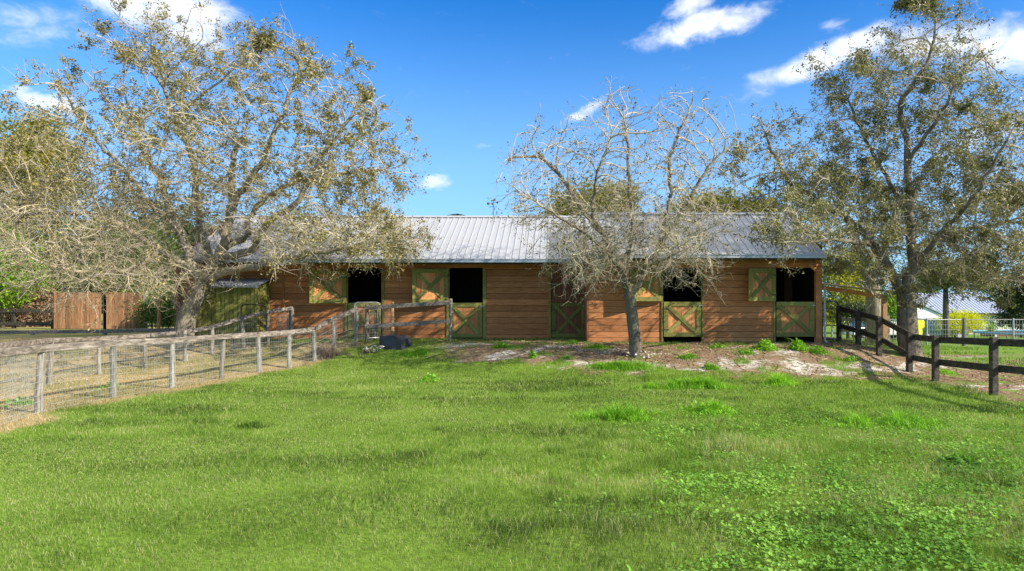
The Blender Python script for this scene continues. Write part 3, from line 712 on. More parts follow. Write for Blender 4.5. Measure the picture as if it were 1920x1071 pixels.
ptsA = []
for (px, py, pt), b in zip(postsA, A_pos): ptsA.append((b, CZ + (PY0 - pt - 5) / F * b.y))
wire_fence('weathered grey post and rail fence with wire mesh along the lawn edge', ptsA, rail_side=1)
postsB = [(-60, 775, 652), (93, 721, 636), (187, 702, 632), (272, 690, 627), (348, 678, 620), (398, 665, 611), (457, 654, 594), (503, 646, 582), (545, 640, 575)]
ptsB = []
for px, py, pt in postsB: b = at(px, py); ptsB.append((b, CZ + (PY0 - pt - 3) / F * b.y))
wire_fence('older wire mesh pen fence with sun bleached ragged top rail, far side of the pen', ptsB, rad=.055, railh=.11)
postsC = [(-80, 25, 622), (60, 25, 621), (197, 25, 620), (330, 24.5, 617)]
ptsC = [(onground(px, d), CZ + (PY0 - pt - 1) / F * d) for px, d, pt in postsC]
wire_fence('dark grey board fence crossing behind the pen below the cedar screen', ptsC, rail_side=1, mesh=False, railh=.14, name='board_fence')

# short two rail fence near the second stall, with posts and lit tan post
def rail_fence(label, posts, rails, mat, name='rail_fence', pw=.10, rh=.13, rt=.04, front=-1, round_=False, cap=None):
    """posts: (base, topz); rails: list of lists of z drop below each post top"""
    root = thing(name, label, 'fence', posts[0][0])
    for b, tz in posts:
        mb = MB()
        if round_: post(mb, b - Vector((0, 0, .06)), (b.x, b.y, tz), pw / 2)
        else: mb.hexa([(b.x - pw / 2, b.y - pw / 2, b.z - .06), (b.x + pw / 2, b.y - pw / 2, b.z - .06), (b.x + pw / 2, b.y + pw / 2, b.z - .06), (b.x - pw / 2, b.y + pw / 2, b.z - .06),
                       (b.x - pw / 2, b.y - pw / 2, tz), (b.x + pw / 2, b.y - pw / 2, tz), (b.x + pw / 2, b.y + pw / 2, tz - .01), (b.x - pw / 2, b.y + pw / 2, tz - .01)])
        mb.build('post', M[mat], root, bevel=.006 if not round_ else 0)
    for dz in rails:
        for i in range(len(posts) - 1):
            (a, az_), (b, bz) = posts[i], posts[i + 1]; dr = Vector((b.x - a.x, b.y - a.y, 0)).normalized(); sd = Vector((-dr.y, dr.x, 0)) * front * (pw / 2 + rt / 2 + .002)
            mb = MB(); rail_seg(mb, Vector((a.x, a.y, az_ - dz)) + sd - dr * .04, Vector((b.x, b.y, bz - dz)) + sd + dr * .04, rt, rh, n=2); mb.build('rail', M[mat], root, bevel=.004)
    return root
dF = 21.6
P = [(Vector((Xp(px, dF), dF + o, gzf(Xp(px, dF), dF))), Zp(pt, dF)) for px, pt, o in ((688, 570, 0), (845, 560, 0))]
rail_fence('weathered two rail fence panel in front of the second stall', P, [.13, .73], 'greywood', pw=.12, rh=.13, round_=True)
for px, pt, d, lb, mt in ((705, 578, 22.1, 'short dark weathered post just behind the two rail fence panel', 'greypost'), (736, 566, 22.25, 'sunlit tan timber post standing by the wall beside the first stall', 'tanpost'), (298, 552, 27, 'orange brown timber post standing alone left of the big trunk', 'tanpost')):
    b = onground(px, d); mb = MB(); post(mb, b - Vector((0, 0, .05)), (b.x, b.y, Zp(pt, d)), .06); tag(mb.build('wooden_post', M[mt], None, origin=b), lb, 'post')
# tubular gates
def tube_gate(label, px0, px1, ptop, pbot, d0, d1_, mat, bars, r=.018, name='metal_gate', mesh=False):
    a = W(px0, pbot, d0); b = W(px1, pbot, d1_); A = W(px0, ptop, d0); B = W(px1, ptop, d1_); za = gzf(a.x, a.y) + .08; 
    a.z = max(za, a.z); b.z = max(gzf(b.x, b.y) + .08, b.z); B.z = A.z if abs(A.z - B.z) < .1 else B.z
    root = thing(name, label, 'gate', (a.x, a.y, a.z)); mb = MB(); h = A - a; k = .1
    dr = (B - A).normalized()
    mb.tube([a, A - Vector((0, 0, k)), A - Vector((0, 0, k * .35)) + dr * k * .3, A + dr * k, B - dr * k, B - Vector((0, 0, k * .35)) - dr * k * .3, B - Vector((0, 0, k)), b], r, 7); mb.tube([a, b], r, 7); mb.build('tube_frame', M[mat], root, smooth=True)
    mb = MB()
    for t in bars: mb.tube([a.lerp(A, t), b.lerp(B, t)], r * .8, 6)
    mb.build('crossbars', M[mat], root)
    if mesh: mb = MB(); mesh_panel(mb, a, b, A, B, .08, .1, .0025); mb.build('wire_mesh', M['wire'], root)
    return root
tube_gate('galvanised tube gate between the grey posts at the first stall', 665, 712, 567, 640, 21.9, 22.0, 'galv', (.35, .8), mesh=True)
tube_gate('dark tube gate beside the green shed', 452, 499, 571, 640, 21.0, 21.3, 'darkmetal', (.4, .55))
tube_gate('tall black tube gate at the right corner of the barn', 1542, 1571, 565, 636, 20.9, 21.3, 'darkmetal', (.36, .58, .8), r=.02)
# hog wire panels
for lb, px0, px1, d in (('stiff wire mesh panel hanging beside the sunlit tan post', 718, 734, 22.2), ('stiff wire mesh panel at the pen corner before the barn wall', 520, 541, 21.9)):
    a, b = onground(px0, d), onground(px1, d); mb = MB(); top = Zp(578, d)
    mesh_panel(mb, a + Vector((0, 0, .05)), b + Vector((0, 0, .05)), (a.x, a.y, top), (b.x, b.y, top), .05, .09, .0035); tag(mb.build('mesh_panel', M['wire'], None, origin=a), lb, 'wire panel')
b = onground(541, 22.0); mb = MB(); post(mb, b, (b.x, b.y, Zp(576, 22.0)), .05); tag(mb.build('wooden_post', M['tanpost'], None, origin=b), 'sunlit tan post at the pen corner beside the mesh panel', 'post')

# black rail fence on the right
bf = [(1573, 21.5, 573), (1609, 20.3, 582), (1648, 19.0, 593), (1705, 17.6, 624), (1754, 16.3, 629), (1863, 13.9, 632), (2130, 10.9, 640)]
P = []
for px, d, pt in bf: b = onground(px, d); P.append((b, Zp(pt, d)))
rail_fence('black stained two rail fence running along the right side of the paddock', P, [.11, .66], 'blackwood', rh=.15, pw=.13, front=1)
# far left black rails
P = [(onground(px, 31.0), Zp(578, 31)) for px in (-150, -60, 15, 26, 100)]
P = [P[0], P[1], P[3], P[4]]
rail_fence('dark two rail fence left of the cedar screen under the bushes', P, [.12, .72], 'blackwood', rh=.16, pw=.14)
# beyond the corner gate: far grey rail
P = [(onground(px, 27.5), Zp(592, 27.5)) for px in (1575, 1625, 1665)]
rail_fence('pale grey rail fence seen behind the black fence posts', P, [.15, .6], 'greywood', pw=.1)

# cedar screen
d = 30.0; x0, x1 = Xp(101, d), Xp(272, d); cs = thing('cedar_screen', 'tall cedar board privacy screen with a dark gap, left of the big tree', 'fence panel', ((x0 + x1) / 2, d, .6))
def planks(px0, px1, lab=None):
    mb = MB(); X = Xp(px0, d); X1 = Xp(px1, d)
    while X < X1 - .04:
        w = min(.135 * rnd.uniform(.9, 1.1), X1 - X); mb.box(X + .005, X + w - .006, d + rnd.uniform(-.012, .008), d + .025, gzf(X, d) + .03, Zp(548 + rnd.uniform(-1.2, 1.2), d)); X += w
    return mb.build('board_panel', M['cedar'], cs, label=lab)
planks(101, 191); planks(199, 270)
for px in (150, 100.5, 196): mb = MB(); X = Xp(px, d); mb.box(X - .05, X + .05, d + .03, d + .12, gzf(X, d) - .1, Zp(549 if px != 196 else 556, d)); mb.build('post', M['cedar'], cs)
mb = MB(); X = Xp(271.5, d); mb.box(X - .05, X + .06, d - .03, d + .12, gzf(X, d) - .1, Zp(545, d)); mb.build('post', M['greypost'], cs)
mb = MB(); X = Xp(195, d); mb.box(X - .08, X + .08, d + .03, d + .05, gzf(X, d), Zp(556, d)); mb.build('gap_filler', M['tarp'], cs)
mb = MB(); b = onground(333, 26.5); mb.tube([b, (b.x + .1, b.y, b.z + .9), (b.x - .02, b.y, b.z + 1.8), (b.x + .05, b.y, b.z + 2.6)], [.16, .13, .15, .1], 8); tag(mb.build('rusty_post', M['rust'], None, origin=b, smooth=True), 'rusty red brown post behind the big trunk beside the shed', 'post')

# dark covered tub by the fence
def lumpy():
    c = at(738, 656); dd = c.y; base = c; root_lbl = 'slumped dark plastic tub lying in the grass by the fence'
    bm = bmesh.new(); bmesh.ops.create_cube(bm, size=1); bmesh.ops.subdivide_edges(bm, edges=bm.edges[:], cuts=6, use_grid_fill=True)
    for v in bm.verts:
        x, y, z = v.co; t = z + .5
        sx = .82 + .0 * t; v.co.x = x * sx * (1 + .06 * t); v.co.y = y * .6 * (1 - .1 * t); v.co.z = t * (.44 + .06 * (-x) * 1.0 + .02 * math.cos(x * 6) * t)
        if t > .9: v.co.z -= .07 * (1 - (2 * x) ** 2) * (1 - (2 * y) ** 2) + .02 * math.sin(9 * x + 5 * y)
        if x > .2: v.co.z *= 1 - .35 * (x - .2); 
        v.co.x += .012 * math.sin(7 * z + 4 * y); v.co.y += .012 * math.sin(8 * x + 3 * z)
    me = bpy.data.meshes.new('covered_tub'); bmesh.ops.rotate(bm, verts=bm.verts, cent=(0, 0, 0), matrix=Matrix.Rotation(R(-22), 3, 'Z')); bm.to_mesh(me); bm.free()
    me.materials.append(M['tarp']); o = bpy.data.objects.new('covered_tub', me); C.objects.link(o); o.location = base + Vector((0, .3, -.02)); s = o.modifiers.new('b', 'BEVEL'); s.width = .02; s.segments = 2; s.limit_method = 'ANGLE'; s.angle_limit = R(50)
    tag(o, root_lbl, 'tub')
lumpy()

# ------------------------------------------------------------------ pergola beam and the far right yard
dP = 24.5; pg = thing('pergola', 'timber lean-to beam and post beside the right end of the barn', 'pergola', onground(1657, dP))
mb = MB(); mb.bar(W(1500, 533, 25.2), W(1664, 558, dP), .06, .17); mb.build('beam', M['panel'], pg)
mb = MB(); a, b = W(1500, 528, 25.0), W(1690, 549, dP); mb.bar(a, b, .9, .03, a=.5); mb.build('roof_sheet', M['greywood'], pg)
b = onground(1658, dP); mb = MB(); mb.box(b.x - .08, b.x + .08, b.y - .08, b.y + .08, b.z - .1, Zp(553, dP)); mb.build('post', M['tanpost'], pg)
# chain link fence with line posts
cl = thing('chain_link_fence', 'thin chain link fence with grey posts across the far right yard', 'fence', onground(1808, 36))
cp = [(1560, 37), (1664, 36.5), (1738, 36), (1808, 36), (1900, 35.5), (2010, 35)]
gp = [onground(px, dd) for px, dd in cp]
for p in gp: mb = MB(); post(mb, p, p + Vector((0, 0, 1.5)), .05 if p is not gp[3] else .1, 7); mb.build('post', M['greypost'] if p is gp[3] else M['galv'], cl)
for i in range(len(gp) - 1):
    mb = MB(); mesh_panel(mb, gp[i], gp[i + 1], gp[i] + Vector((0, 0, 1.4)), gp[i + 1] + Vector((0, 0, 1.4)), .14, .2, .006); mb.build('wire_mesh', M['galv'], cl)
    mb = MB(); mb.tube([gp[i] + Vector((0, 0, 1.42)), gp[i + 1] + Vector((0, 0, 1.42))], .022, 6); mb.build('top_rail', M['galv'], cl)
# distant house
dH = 78.0; hx0, hx1 = Xp(1752, dH), Xp(1886, dH); hz0 = gzf((hx0 + hx1) / 2, dH)
hs_ = thing('neighbour_house', 'cream neighbour house with blue grey metal roof beyond the right yard', 'house', ((hx0 + hx1) / 2, dH, hz0))
ze, zr_ = Zp(588, dH), Zp(551, dH + 5)
mb = MB(); mb.box(hx0 - .5, hx1 - .2, dH + .5, dH + 9, hz0 - .5, ze + .1); mb.build('wall', M['cream'], hs_)
mb = MB(); X0, X1 = hx0 - 3.2, hx1 + .3
for sg in (-1, 1):
    ye = dH + 5 + sg * 5.2; mb.hexa([(X0, ye, ze), (X1, ye, ze), (X1, dH + 5, zr_), (X0, dH + 5, zr_), (X0, ye, ze + .08), (X1, ye, ze + .08), (X1, dH + 5, zr_ + .08), (X0, dH + 5, zr_ + .08)])
X = X0 + .2
while X < X1:
    mb.hexa([(X - .04, dH - .2, ze + .07), (X + .04, dH - .2, ze + .07), (X + .04, dH + 5, zr_ + .07), (X - .04, dH + 5, zr_ + .07), (X - .03, dH - .2, ze + .15), (X + .03, dH - .2, ze + .15), (X + .03, dH + 5, zr_ + .15), (X - .03, dH + 5, zr_ + .15)]); X += .41
ro = mb.build('roof', M['roof_far'], hs_); mb = MB(); mb.box(X0, X1, dH - .26, dH - .21, ze - .14, ze + .06); mb.build('gutter', M['darkmetal'], ro)
# white gabled wing
gx = Xp(1722, dH - 4); w_ = 5.0; zpk = Zp(571, dH - 4); zev = zpk - 1.7
mb = MB(); b = 0
Pp = [(gx - w_, hz0 - .5), (gx + w_ * .72, hz0 - .5), (gx + w_ * .72, zev + .1), (gx, zpk), (gx - w_, zev)]
for Y in (dH - 4, dH + 3): mb.v += [(a_, Y, c_) for a_, c_ in Pp]
mb.f += [(0, 1, 2, 3, 4), (9, 8, 7, 6, 5)] + [(i, (i + 1) % 5, 5 + (i + 1) % 5, 5 + i) for i in range(5)]; mb.a += [.5] * 7; wl = mb.build('wing_wall', M['white'], hs_)
mb = MB()
for sx, zz2 in ((-w_ - .4, zev - .12), (w_ * .72 + .4, zev - .0)):
    mb.hexa([(gx + sx, dH - 4.15, zz2), (gx, dH - 4.15, zpk + .05), (gx, dH + 4, zpk + .05), (gx + sx, dH + 4, zz2), (gx + sx, dH - 4.15, zz2 + .14), (gx, dH - 4.15, zpk + .2), (gx, dH + 4, zpk + .2), (gx + sx, dH + 4, zz2 + .14)])
mb.build('wing_roof', M['roof_far'], hs_)
for (px0, px1, py0, py1, mt) in ((1690, 1706, 598, 612, 'glass'), (1842, 1850, 603, 625, 'white'), (1856, 1864, 603, 614, 'glass')):
    dd = dH - 4.03 if px0 < 1750 else dH + .47; mb = MB(); mb.box(Xp(px0, dd), Xp(px1, dd), dd - .03, dd, Zp(py1, dd), Zp(py0, dd)); wn = mb.build('window' if mt == 'glass' else 'door', M[mt], hs_)
    fr = MB(); xa, xb, z_0, z_1 = Xp(px0, dd), Xp(px1, dd), Zp(py1, dd), Zp(py0, dd); fr.box(xa - .08, xa, dd - .05, dd, z_0, z_1); fr.box(xb, xb + .08, dd - .05, dd, z_0, z_1); fr.box(xa - .08, xb + .08, dd - .05, dd, z_1, z_1 + .1); fr.build('frame', M['white'], wn)

# parked vehicle (dark green pickup / van) in the far yard
def vehicle(label, px, d, paint, L=4.8, yaw=0, name='parked_car'):
    b = onground(px, d); root = thing(name, label, 'car', b)
    ca, sa = math.cos(yaw), math.sin(yaw)
    def T(x, y, z): return (b.x + x * ca - y * sa, b.y + x * sa + y * ca, b.z + z)
    def hull(name_, prof, wy, mat, par, y0=None, inset=0.0, zi=0):
        mb = MB(); n = len(prof)
        rows = [(-wy, 1.0), (-wy * .97, 1.0), (wy * .97, 1.0), (wy, 1.0)]
        for (yy, k) in ((-wy, .0), (wy, .0)):
            for (x, z) in prof: mb.v.append(T(x, yy * (1 - inset * max(0, z - zi)), z))
        mb.f.append(tuple(range(n))); mb.f.append(tuple(range(2 * n - 1, n - 1, -1)))
        for i in range(n): j = (i + 1) % n; mb.f.append((i, j, n + j, n + i))
        mb.a += [.5] * (n + 2); return mb.build(name_, M[mat], par, bevel=.04)
    h = L / 2
    body = hull('body', [(-h, .35), (-h + .02, .85), (-h + .15, .98), (h * .45, 1.0), (h - .15, .88), (h, .7), (h, .35)], .9, paint, root)
    hull('cabin', [(-h + .25, 1.0), (-h + .5, 1.62), (-h + .75, 1.70), (h * .12, 1.70), (h * .5, 1.0)], .84, 'glass', root, inset=.22, zi=1.0)
    hull('cabin_roof', [(-h + .5, 1.66), (-h + .7, 1.74), (h * .1, 1.74), (h * .18, 1.66)], .72, 'white' if paint == 'carpaint' else paint, root)
    for x in (-h * .62, h * .62):
        for y in (-.82, .82):
            mb = MB(); mb.tube([T(x, y - .11, .33), T(x, y + .11, .33)], .33, 20); wh = mb.build('wheel', M['rubber'], root)
            mb = MB(); s_ = -1 if y < 0 else 1; mb.tube([T(x, y + s_ * .112, .33), T(x, y + s_ * .125, .33)], .18, 14); mb.build('rim', M['galv'], wh)
    for y in (-.65, .65):
        mb = MB(); mb.bar(T(h - .03, y - .14, .72), T(h - .03, y + .14, .72), .12, .13); mb.build('headlight', M['white'], root)
    return root
vehicle('dark green car with pale roof parked right of the big trunk', 1752, 52, 'carpaint', 4.6, R(12))
vehicle('white car parked in the far yard left of the big trunk', 1648, 55, 'white', 5.0, R(0))
# yellow play target
b = onground(1724, 46); yt = thing('yellow_slide', 'bright yellow rounded plastic play slide beside the dark car', 'slide', b)
mb = MB()
for z0, w in ((.9, .32), (.35, .22)):
    z1_ = z0 + .5; pr = []
    for k in range(16):
        t = 2 * math.pi * k / 16; cx_, cz_ = math.cos(t), math.sin(t); pr.append((b.x - (.05 if z0 < .5 else 0) + w * np.sign(cx_) * abs(cx_) ** .5, b.z + (z0 + .3) + .31 * np.sign(cz_) * abs(cz_) ** .5))
    n0 = len(mb.v)
    for Y in (b.y - .1, b.y + .25): mb.v += [(float(a_), Y, float(c_)) for a_, c_ in pr]
    mb.f += [tuple(range(n0, n0 + 16)), tuple(range(n0 + 31, n0 + 15, -1))] + [(n0 + i, n0 + (i + 1) % 16, n0 + 16 + (i + 1) % 16, n0 + 16 + i) for i in range(16)]; mb.a += [.5] * 18
mb.build('panel', M['yellow'], yt, bevel=.03)
mb = MB(); mb.tube([(b.x - .25, b.y + .3, b.z - .05), (b.x - .25, b.y + .3, b.z + 1.2)], .03, 8); mb.tube([(b.x + .25, b.y + .3, b.z - .05), (b.x + .25, b.y + .3, b.z + 1.2)], .03, 8); mb.build('leg', M['galv'], yt)
# trampoline
b = onground(1925, 44); tr = thing('trampoline', 'round trampoline with blue edge pad at the right edge', 'trampoline', b); rr_ = 3.0
mb = MB(); ring = [Vector((b.x + rr_ * math.cos(t), b.y + rr_ * math.sin(t) , Zp(624, b.y))) for t in np.linspace(0, 2 * math.pi, 41)]; mb.tube(ring, .07, 8, cap=False); mb.build('edge_pad', M['blue'], tr, smooth=True)
n0 = MB(); zc = ring[0].z; n0.tube([(b.x, b.y, zc - .01), (b.x, b.y, zc + .0)], 2.9, 40); n0.build('mat', M['rubber'], tr)
for k in range(6):
    t = k * math.pi / 3 + .3; mb = MB(); X, Y = b.x + rr_ * math.cos(t), b.y + rr_ * math.sin(t); mb.tube([(X, Y, gzf(X, Y) - .02), (X, Y, zc - .05)], .035, 7); mb.build('leg', M['galv'], tr)
# porch rail and awning far right
d = 66; a, b = W(1868, 604, d), W(1960, 604, d); root = thing('porch_railing', 'white baluster railing by the far house at the right edge', 'railing', onground(1900, d)); z0_ = Zp(618, d)
mb = MB(); mb.bar(a, b, .08, .1); mb.bar((a.x, a.y, z0_), (b.x, b.y, z0_), .08, .08)
for k in range(28): X = a.x + (b.x - a.x) * k / 27; mb.box(X - .025, X + .025, d - .02, d + .02, z0_, a.z)
mb.build('balusters', M['white'], root); mb = MB()
for X in (a.x, (a.x + b.x) / 2, b.x): mb.box(X - .06, X + .06, d + .03, d + .15, gzf(X, d) - .1, a.z)
mb.build('post', M['white'], root)
mb = MB(); mb.box(a.x, b.x, d + .3, d + 2.5, gzf(a.x, d) - .2, z0_); mb.build('deck', M['rust'], root)
#SPLIT2

# ------------------------------------------------------------------ trees
def grow(limbs, blobs, natt, step, kill, infl, seed, iters=90, gravity=0.0):
    """space colonisation: limbs = list of (polyline world pts) sharing the trunk; returns nodes, parents"""
    rs = np.random.RandomState(seed); P = []; par = []; fixed = []
    for li, (pts, r0, r1) in enumerate(limbs):
        pts = [Vector(p) for p in pts]
        if li == 0: prev = -1
        else:
            q = pts[0]; prev = min(range(len(P)), key=lambda i: (P[i] - q).length)
        L = [0]
        for a, b in zip(pts, pts[1:]): L.append(L[-1] + (b - a).length)
        n = max(2, int(L[-1] / (step * .8)))
        for k in range(n + 1):
            if li > 0 and k == 0: continue
            s = L[-1] * k / n; i = max(j for j in range(len(L)) if L[j] <= s + 1e-9); i = min(i, len(pts) - 2)
            t = (s - L[i]) / max(1e-6, L[i + 1] - L[i])
            # smooth
            p0 = pts[max(0, i - 1)]; p1 = pts[i]; p2 = pts[i + 1]; p3 = pts[min(len(pts) - 1, i + 2)]
            q = .5 * ((2 * p1) + (p2 - p0) * t + (2 * p0 - 5 * p1 + 4 * p2 - p3) * t * t + (3 * p1 - p0 - 3 * p2 + p3) * t ** 3)
            if li > 0: q = q + Vector(rs.normal(0, step * .10, 3))
            P.append(q); par.append(prev); fixed.append(r0 + (r1 - r0) * k / n); prev = len(P) - 1
    A = []
    vol = np.array([b[3] * b[4] * b[5] for b in blobs]) ** (2 / 3.); vol = vol / vol.sum()
    for bl, v in zip(blobs, vol):
        n = int(natt * v); u = rs.normal(size=(n, 3)); u /= np.linalg.norm(u, axis=1)[:, None]; rr = rs.rand(n) ** (1 / 2.3)
        ns = max(10, n // 30); c = np.array(bl[:3]) + u[:ns] * rr[:ns, None] * np.array(bl[3:6]); sg = .10 * (bl[3] + bl[5]) + .12
        q = c[rs.randint(0, ns, n)] + rs.normal(size=(n, 3)) * sg * .8; far = rs.rand(n) < .18; q[far] = (np.array(bl[:3]) + u * rr[:, None] * np.array(bl[3:6]))[far]; A.append(q)
    A = np.concatenate(A); alive = np.ones(len(A), bool); near = np.full(len(A), -1); nd = np.full(len(A), 1e9)
    PN = [np.array(p) for p in P]; newi = list(range(len(PN)))
    for it in range(iters):
        # update nearest using only the new nodes
        if not newi: break
        kd = KDTree(len(newi))
        for k, i in enumerate(newi): kd.insert(PN[i], k)
        kd.balance()
        for a in np.nonzero(alive)[0]:
            co, k, dd = kd.find(A[a])
            if dd < nd[a]: nd[a] = dd; near[a] = newi[k]
        alive &= nd > kill
        g = {}
        for a in np.nonzero(alive & (nd < infl))[0]:
            v = A[a] - PN[near[a]]; g.setdefault(near[a], []).append(v / nd[a])
        newi = []
        for i, vs in g.items():
            v = np.sum(vs, 0); l = np.linalg.norm(v)
            if l < 1e-3: continue
            v = v / l; v = v + rs.normal(0, .15, 3); v[2] += gravity; v /= np.linalg.norm(v)
            if par[i] >= 0:
                pv = PN[i] - PN[par[i]]; pv /= np.linalg.norm(pv) + 1e-9; v = v * .62 + pv * .50; v /= np.linalg.norm(v)
            q = PN[i] + v * step
            PN.append(q); par.append(i); fixed.append(0); newi.append(len(PN) - 1)
        if len(PN) > 26000: break
    return np.array(PN), par, fixed
def tree_radii(P, par, fixed, tip, expo):
    n = len(P); acc = np.zeros(n); r = np.zeros(n)
    for i in range(n - 1, -1, -1):
        r[i] = max(tip if acc[i] == 0 else acc[i] ** (1 / expo), 0)
        if par[i] >= 0: acc[par[i]] += r[i] ** expo
    f = np.array(fixed); r = np.where(f > 0, np.maximum(f, np.minimum(r, f * 1.15)), r)
    for i in range(n):
        if par[i] >= 0 and f[i] == 0: r[i] = min(r[i], r[par[i]] * .92)
    return np.maximum(r, tip)
def tubes_from(P, par, r, sel):
    """chains -> tube mesh for nodes in sel"""
    n = len(P); kids = [[] for _ in range(n)]
    for i in range(n):
        if par[i] >= 0: kids[par[i]].append(i)
    V = []; Q = []; nv = 0; used = np.zeros(n, bool)
    main = [max(k, key=lambda j: r[j]) if k else -1 for k in kids]
    starts = [i for i in range(n) if par[i] < 0 or main[par[i]] != i]
    for s in starts:
        ch = [par[s]] if par[s] >= 0 else []; i = s
        while i >= 0: ch.append(i); i = main[i]
        rads = [r[j] for j in ch]
        if par[s] >= 0: rads[0] = min(rads[0], r[s] * 1.25)
        # split by selection
        idx = [k for k in range(len(ch)) if sel(r[ch[k]] if k or par[s] < 0 else rads[0])]
        if len(idx) < 2: continue
        ch = [ch[k] for k in idx]; rads = [rads[k] for k in idx]; m = len(ch)
        ns = 12 if rads[0] > .12 else 7 if rads[0] > .05 else 5 if rads[0] > .02 else 3
        C3 = P[ch]; T = np.gradient(C3, axis=0); T /= np.linalg.norm(T, axis=1)[:, None] + 1e-9
        ref = np.array([0.31, .17, .93]) if abs(T[0][2]) < .9 else np.array([1., .1, 0])
        X = np.cross(T, ref); X /= np.linalg.norm(X, axis=1)[:, None] + 1e-9; Y = np.cross(X, T)
        a = np.arange(ns) * 2 * np.pi / ns; ra = np.array(rads)[:, None, None]
        ring = C3[:, None] + (X[:, None] * np.cos(a)[None, :, None] + Y[:, None] * np.sin(a)[None, :, None]) * ra
        V.append(ring.reshape(-1, 3)); k = np.arange(m - 1)[:, None] * ns; j = np.arange(ns)[None]; j2 = (j + 1) % ns
        Q.append(np.stack([nv + k + j, nv + k + j2, nv + k + ns + j2, nv + k + ns + j], -1).reshape(-1, 4)); nv += m * ns
    if not V: return None
    return np.concatenate(V), np.concatenate(Q)
def twig_mesh(S, D, L, r, rs, curl=.26):
    """3-segment 3-sided twigs; returns V,Q and points along"""
    n = len(S); pts = [S]; d = D.copy()
    for k in range(3):
        d = d + rs.normal(0, curl * .5, (n, 3)); d /= np.linalg.norm(d, axis=1)[:, None]; pts.append(pts[-1] + d * (L / 3)[:, None])
    pts = np.stack(pts, 1); ref = rs.normal(size=(n, 3)); X = np.cross(D, ref); X /= np.linalg.norm(X, axis=1)[:, None] + 1e-9; Y = np.cross(D, X)
    V = np.zeros((n, 4, 3, 3))
    for k in range(4):
        rk = r * (1 - .24 * k)
        for j in range(3): t = 2.0944 * j; V[:, k, j] = pts[:, k] + (X * math.cos(t) + Y * math.sin(t)) * rk[:, None]
    b = (np.arange(n) * 12)[:, None, None]; k = (np.arange(3) * 3)[None, :, None]; j = np.arange(3)[None, None]; j2 = (j + 1) % 3
    Q = np.stack([b + k + j, b + k + j2, b + k + 3 + j2, b + k + 3 + j], -1).reshape(-1, 4)
    return V.reshape(-1, 3), Q, pts
def branchy_tree(name, label, limbs, blobs, natt, seed, leafm, nleaf, leafsize, barkm='bark', twigm='twig', step=.26, kill=.38, infl=2.6, tip=.0075, expo=2.15,
                 t1=2.2, t2=1.6, tl=.42, leafclump=.5, leaffn=None, twr=.0062, droop=0.0, group=None, twfn=None):
    rs = np.random.RandomState(seed + 100); base = Vector(limbs[0][0][0]); root = thing(name, label, 'tree', base, group)
    P, par, fixed = grow(limbs, blobs, natt, step, kill, infl, seed); r = tree_radii(P, par, fixed, tip, expo)
    res = tubes_from(P, par, r, lambda q: q >= .028)
    big('trunk', res[0], res[1], M[barkm], root, smooth=True)
    res = tubes_from(P, par, r, lambda q: q < .034); bV, bQ = [res[0]], [res[1]]; nv = len(res[0])
    thin = np.nonzero((r < .030) & (np.array(par) >= 0))[0]; pa = np.array(par)[thin]
    dirn = P[thin] - P[pa]; dirn /= np.linalg.norm(dirn, axis=1)[:, None] + 1e-9
    tw = np.ones(len(thin)) if twfn is None else twfn(P[thin]); n1 = int(len(thin) * t1 * min(1, tw.mean() / tw.max() * 1.0) if twfn else len(thin) * t1); s = rs.choice(len(thin), n1, p=tw / tw.sum()); u = rs.rand(n1)[:, None]
    S = P[thin[s]] * u + P[pa[s]] * (1 - u); D = dirn[s] * .55 + rs.normal(0, .62, (n1, 3)); D[:, 2] += .06 - droop; D /= np.linalg.norm(D, axis=1)[:, None]
    L = tl * (.5 + rs.rand(n1)); V, Q, pts = twig_mesh(S, D, L, np.full(n1, twr), rs); bV.append(V); bQ.append(Q + nv); nv += len(V)
    n2_ = int(n1 * t2); s2 = rs.randint(0, n1, n2_); k2 = rs.randint(1, 4, n2_); S2 = pts[s2, k2]; D2_ = D[s2] * .5 + rs.normal(0, .7, (n2_, 3)); D2_[:, 2] -= droop * .5; D2_ /= np.linalg.norm(D2_, axis=1)[:, None]
    V, Q, pts2 = twig_mesh(S2, D2_, tl * .55 * (.5 + rs.rand(n2_)), np.full(n2_, twr * .72), rs, .36); bV.append(V); bQ.append(Q + nv); nv += len(V)
    big('branches', np.concatenate(bV), np.concatenate(bQ), M[twigm], root)
    # leaves in clumps on the twigs
    cand = pts2.reshape(-1, 3); cell = np.floor(cand / leafclump).astype(int); hsh = (cell[:, 0] * 73856093 ^ cell[:, 1] * 19349663 ^ cell[:, 2] * 83492791) & 1023
    pr = np.random.RandomState(seed).rand(1024)[hsh] ** 3
    if leaffn is not None: pr = pr * leaffn(cand)
    pr = pr / pr.sum(); pick = rs.choice(len(cand), nleaf, p=pr); Pl = cand[pick] + rs.normal(0, .05, (nleaf, 3))
    cvl = np.clip(rs.normal(.45, .22, nleaf) + (np.random.RandomState(seed + 1).rand(1024)[hsh[pick]] - .5) * .4, 0, 1)
    V, a, b, c = leaves(Pl, leafsize * (.6 + .8 * rs.rand(nleaf)), cvl, seed, aspect=.5); big('foliage', V, [a, b], M[leafm], root, attr=c)
    print(name, 'nodes', len(P), 'twigs', n1 + n2_)
    return root
def blob(px, py, d, rx, ry, rd):
    p = W(px, py, d); s = d / F; return (p.x, p.y, p.z, rx * s, rd, ry * s)
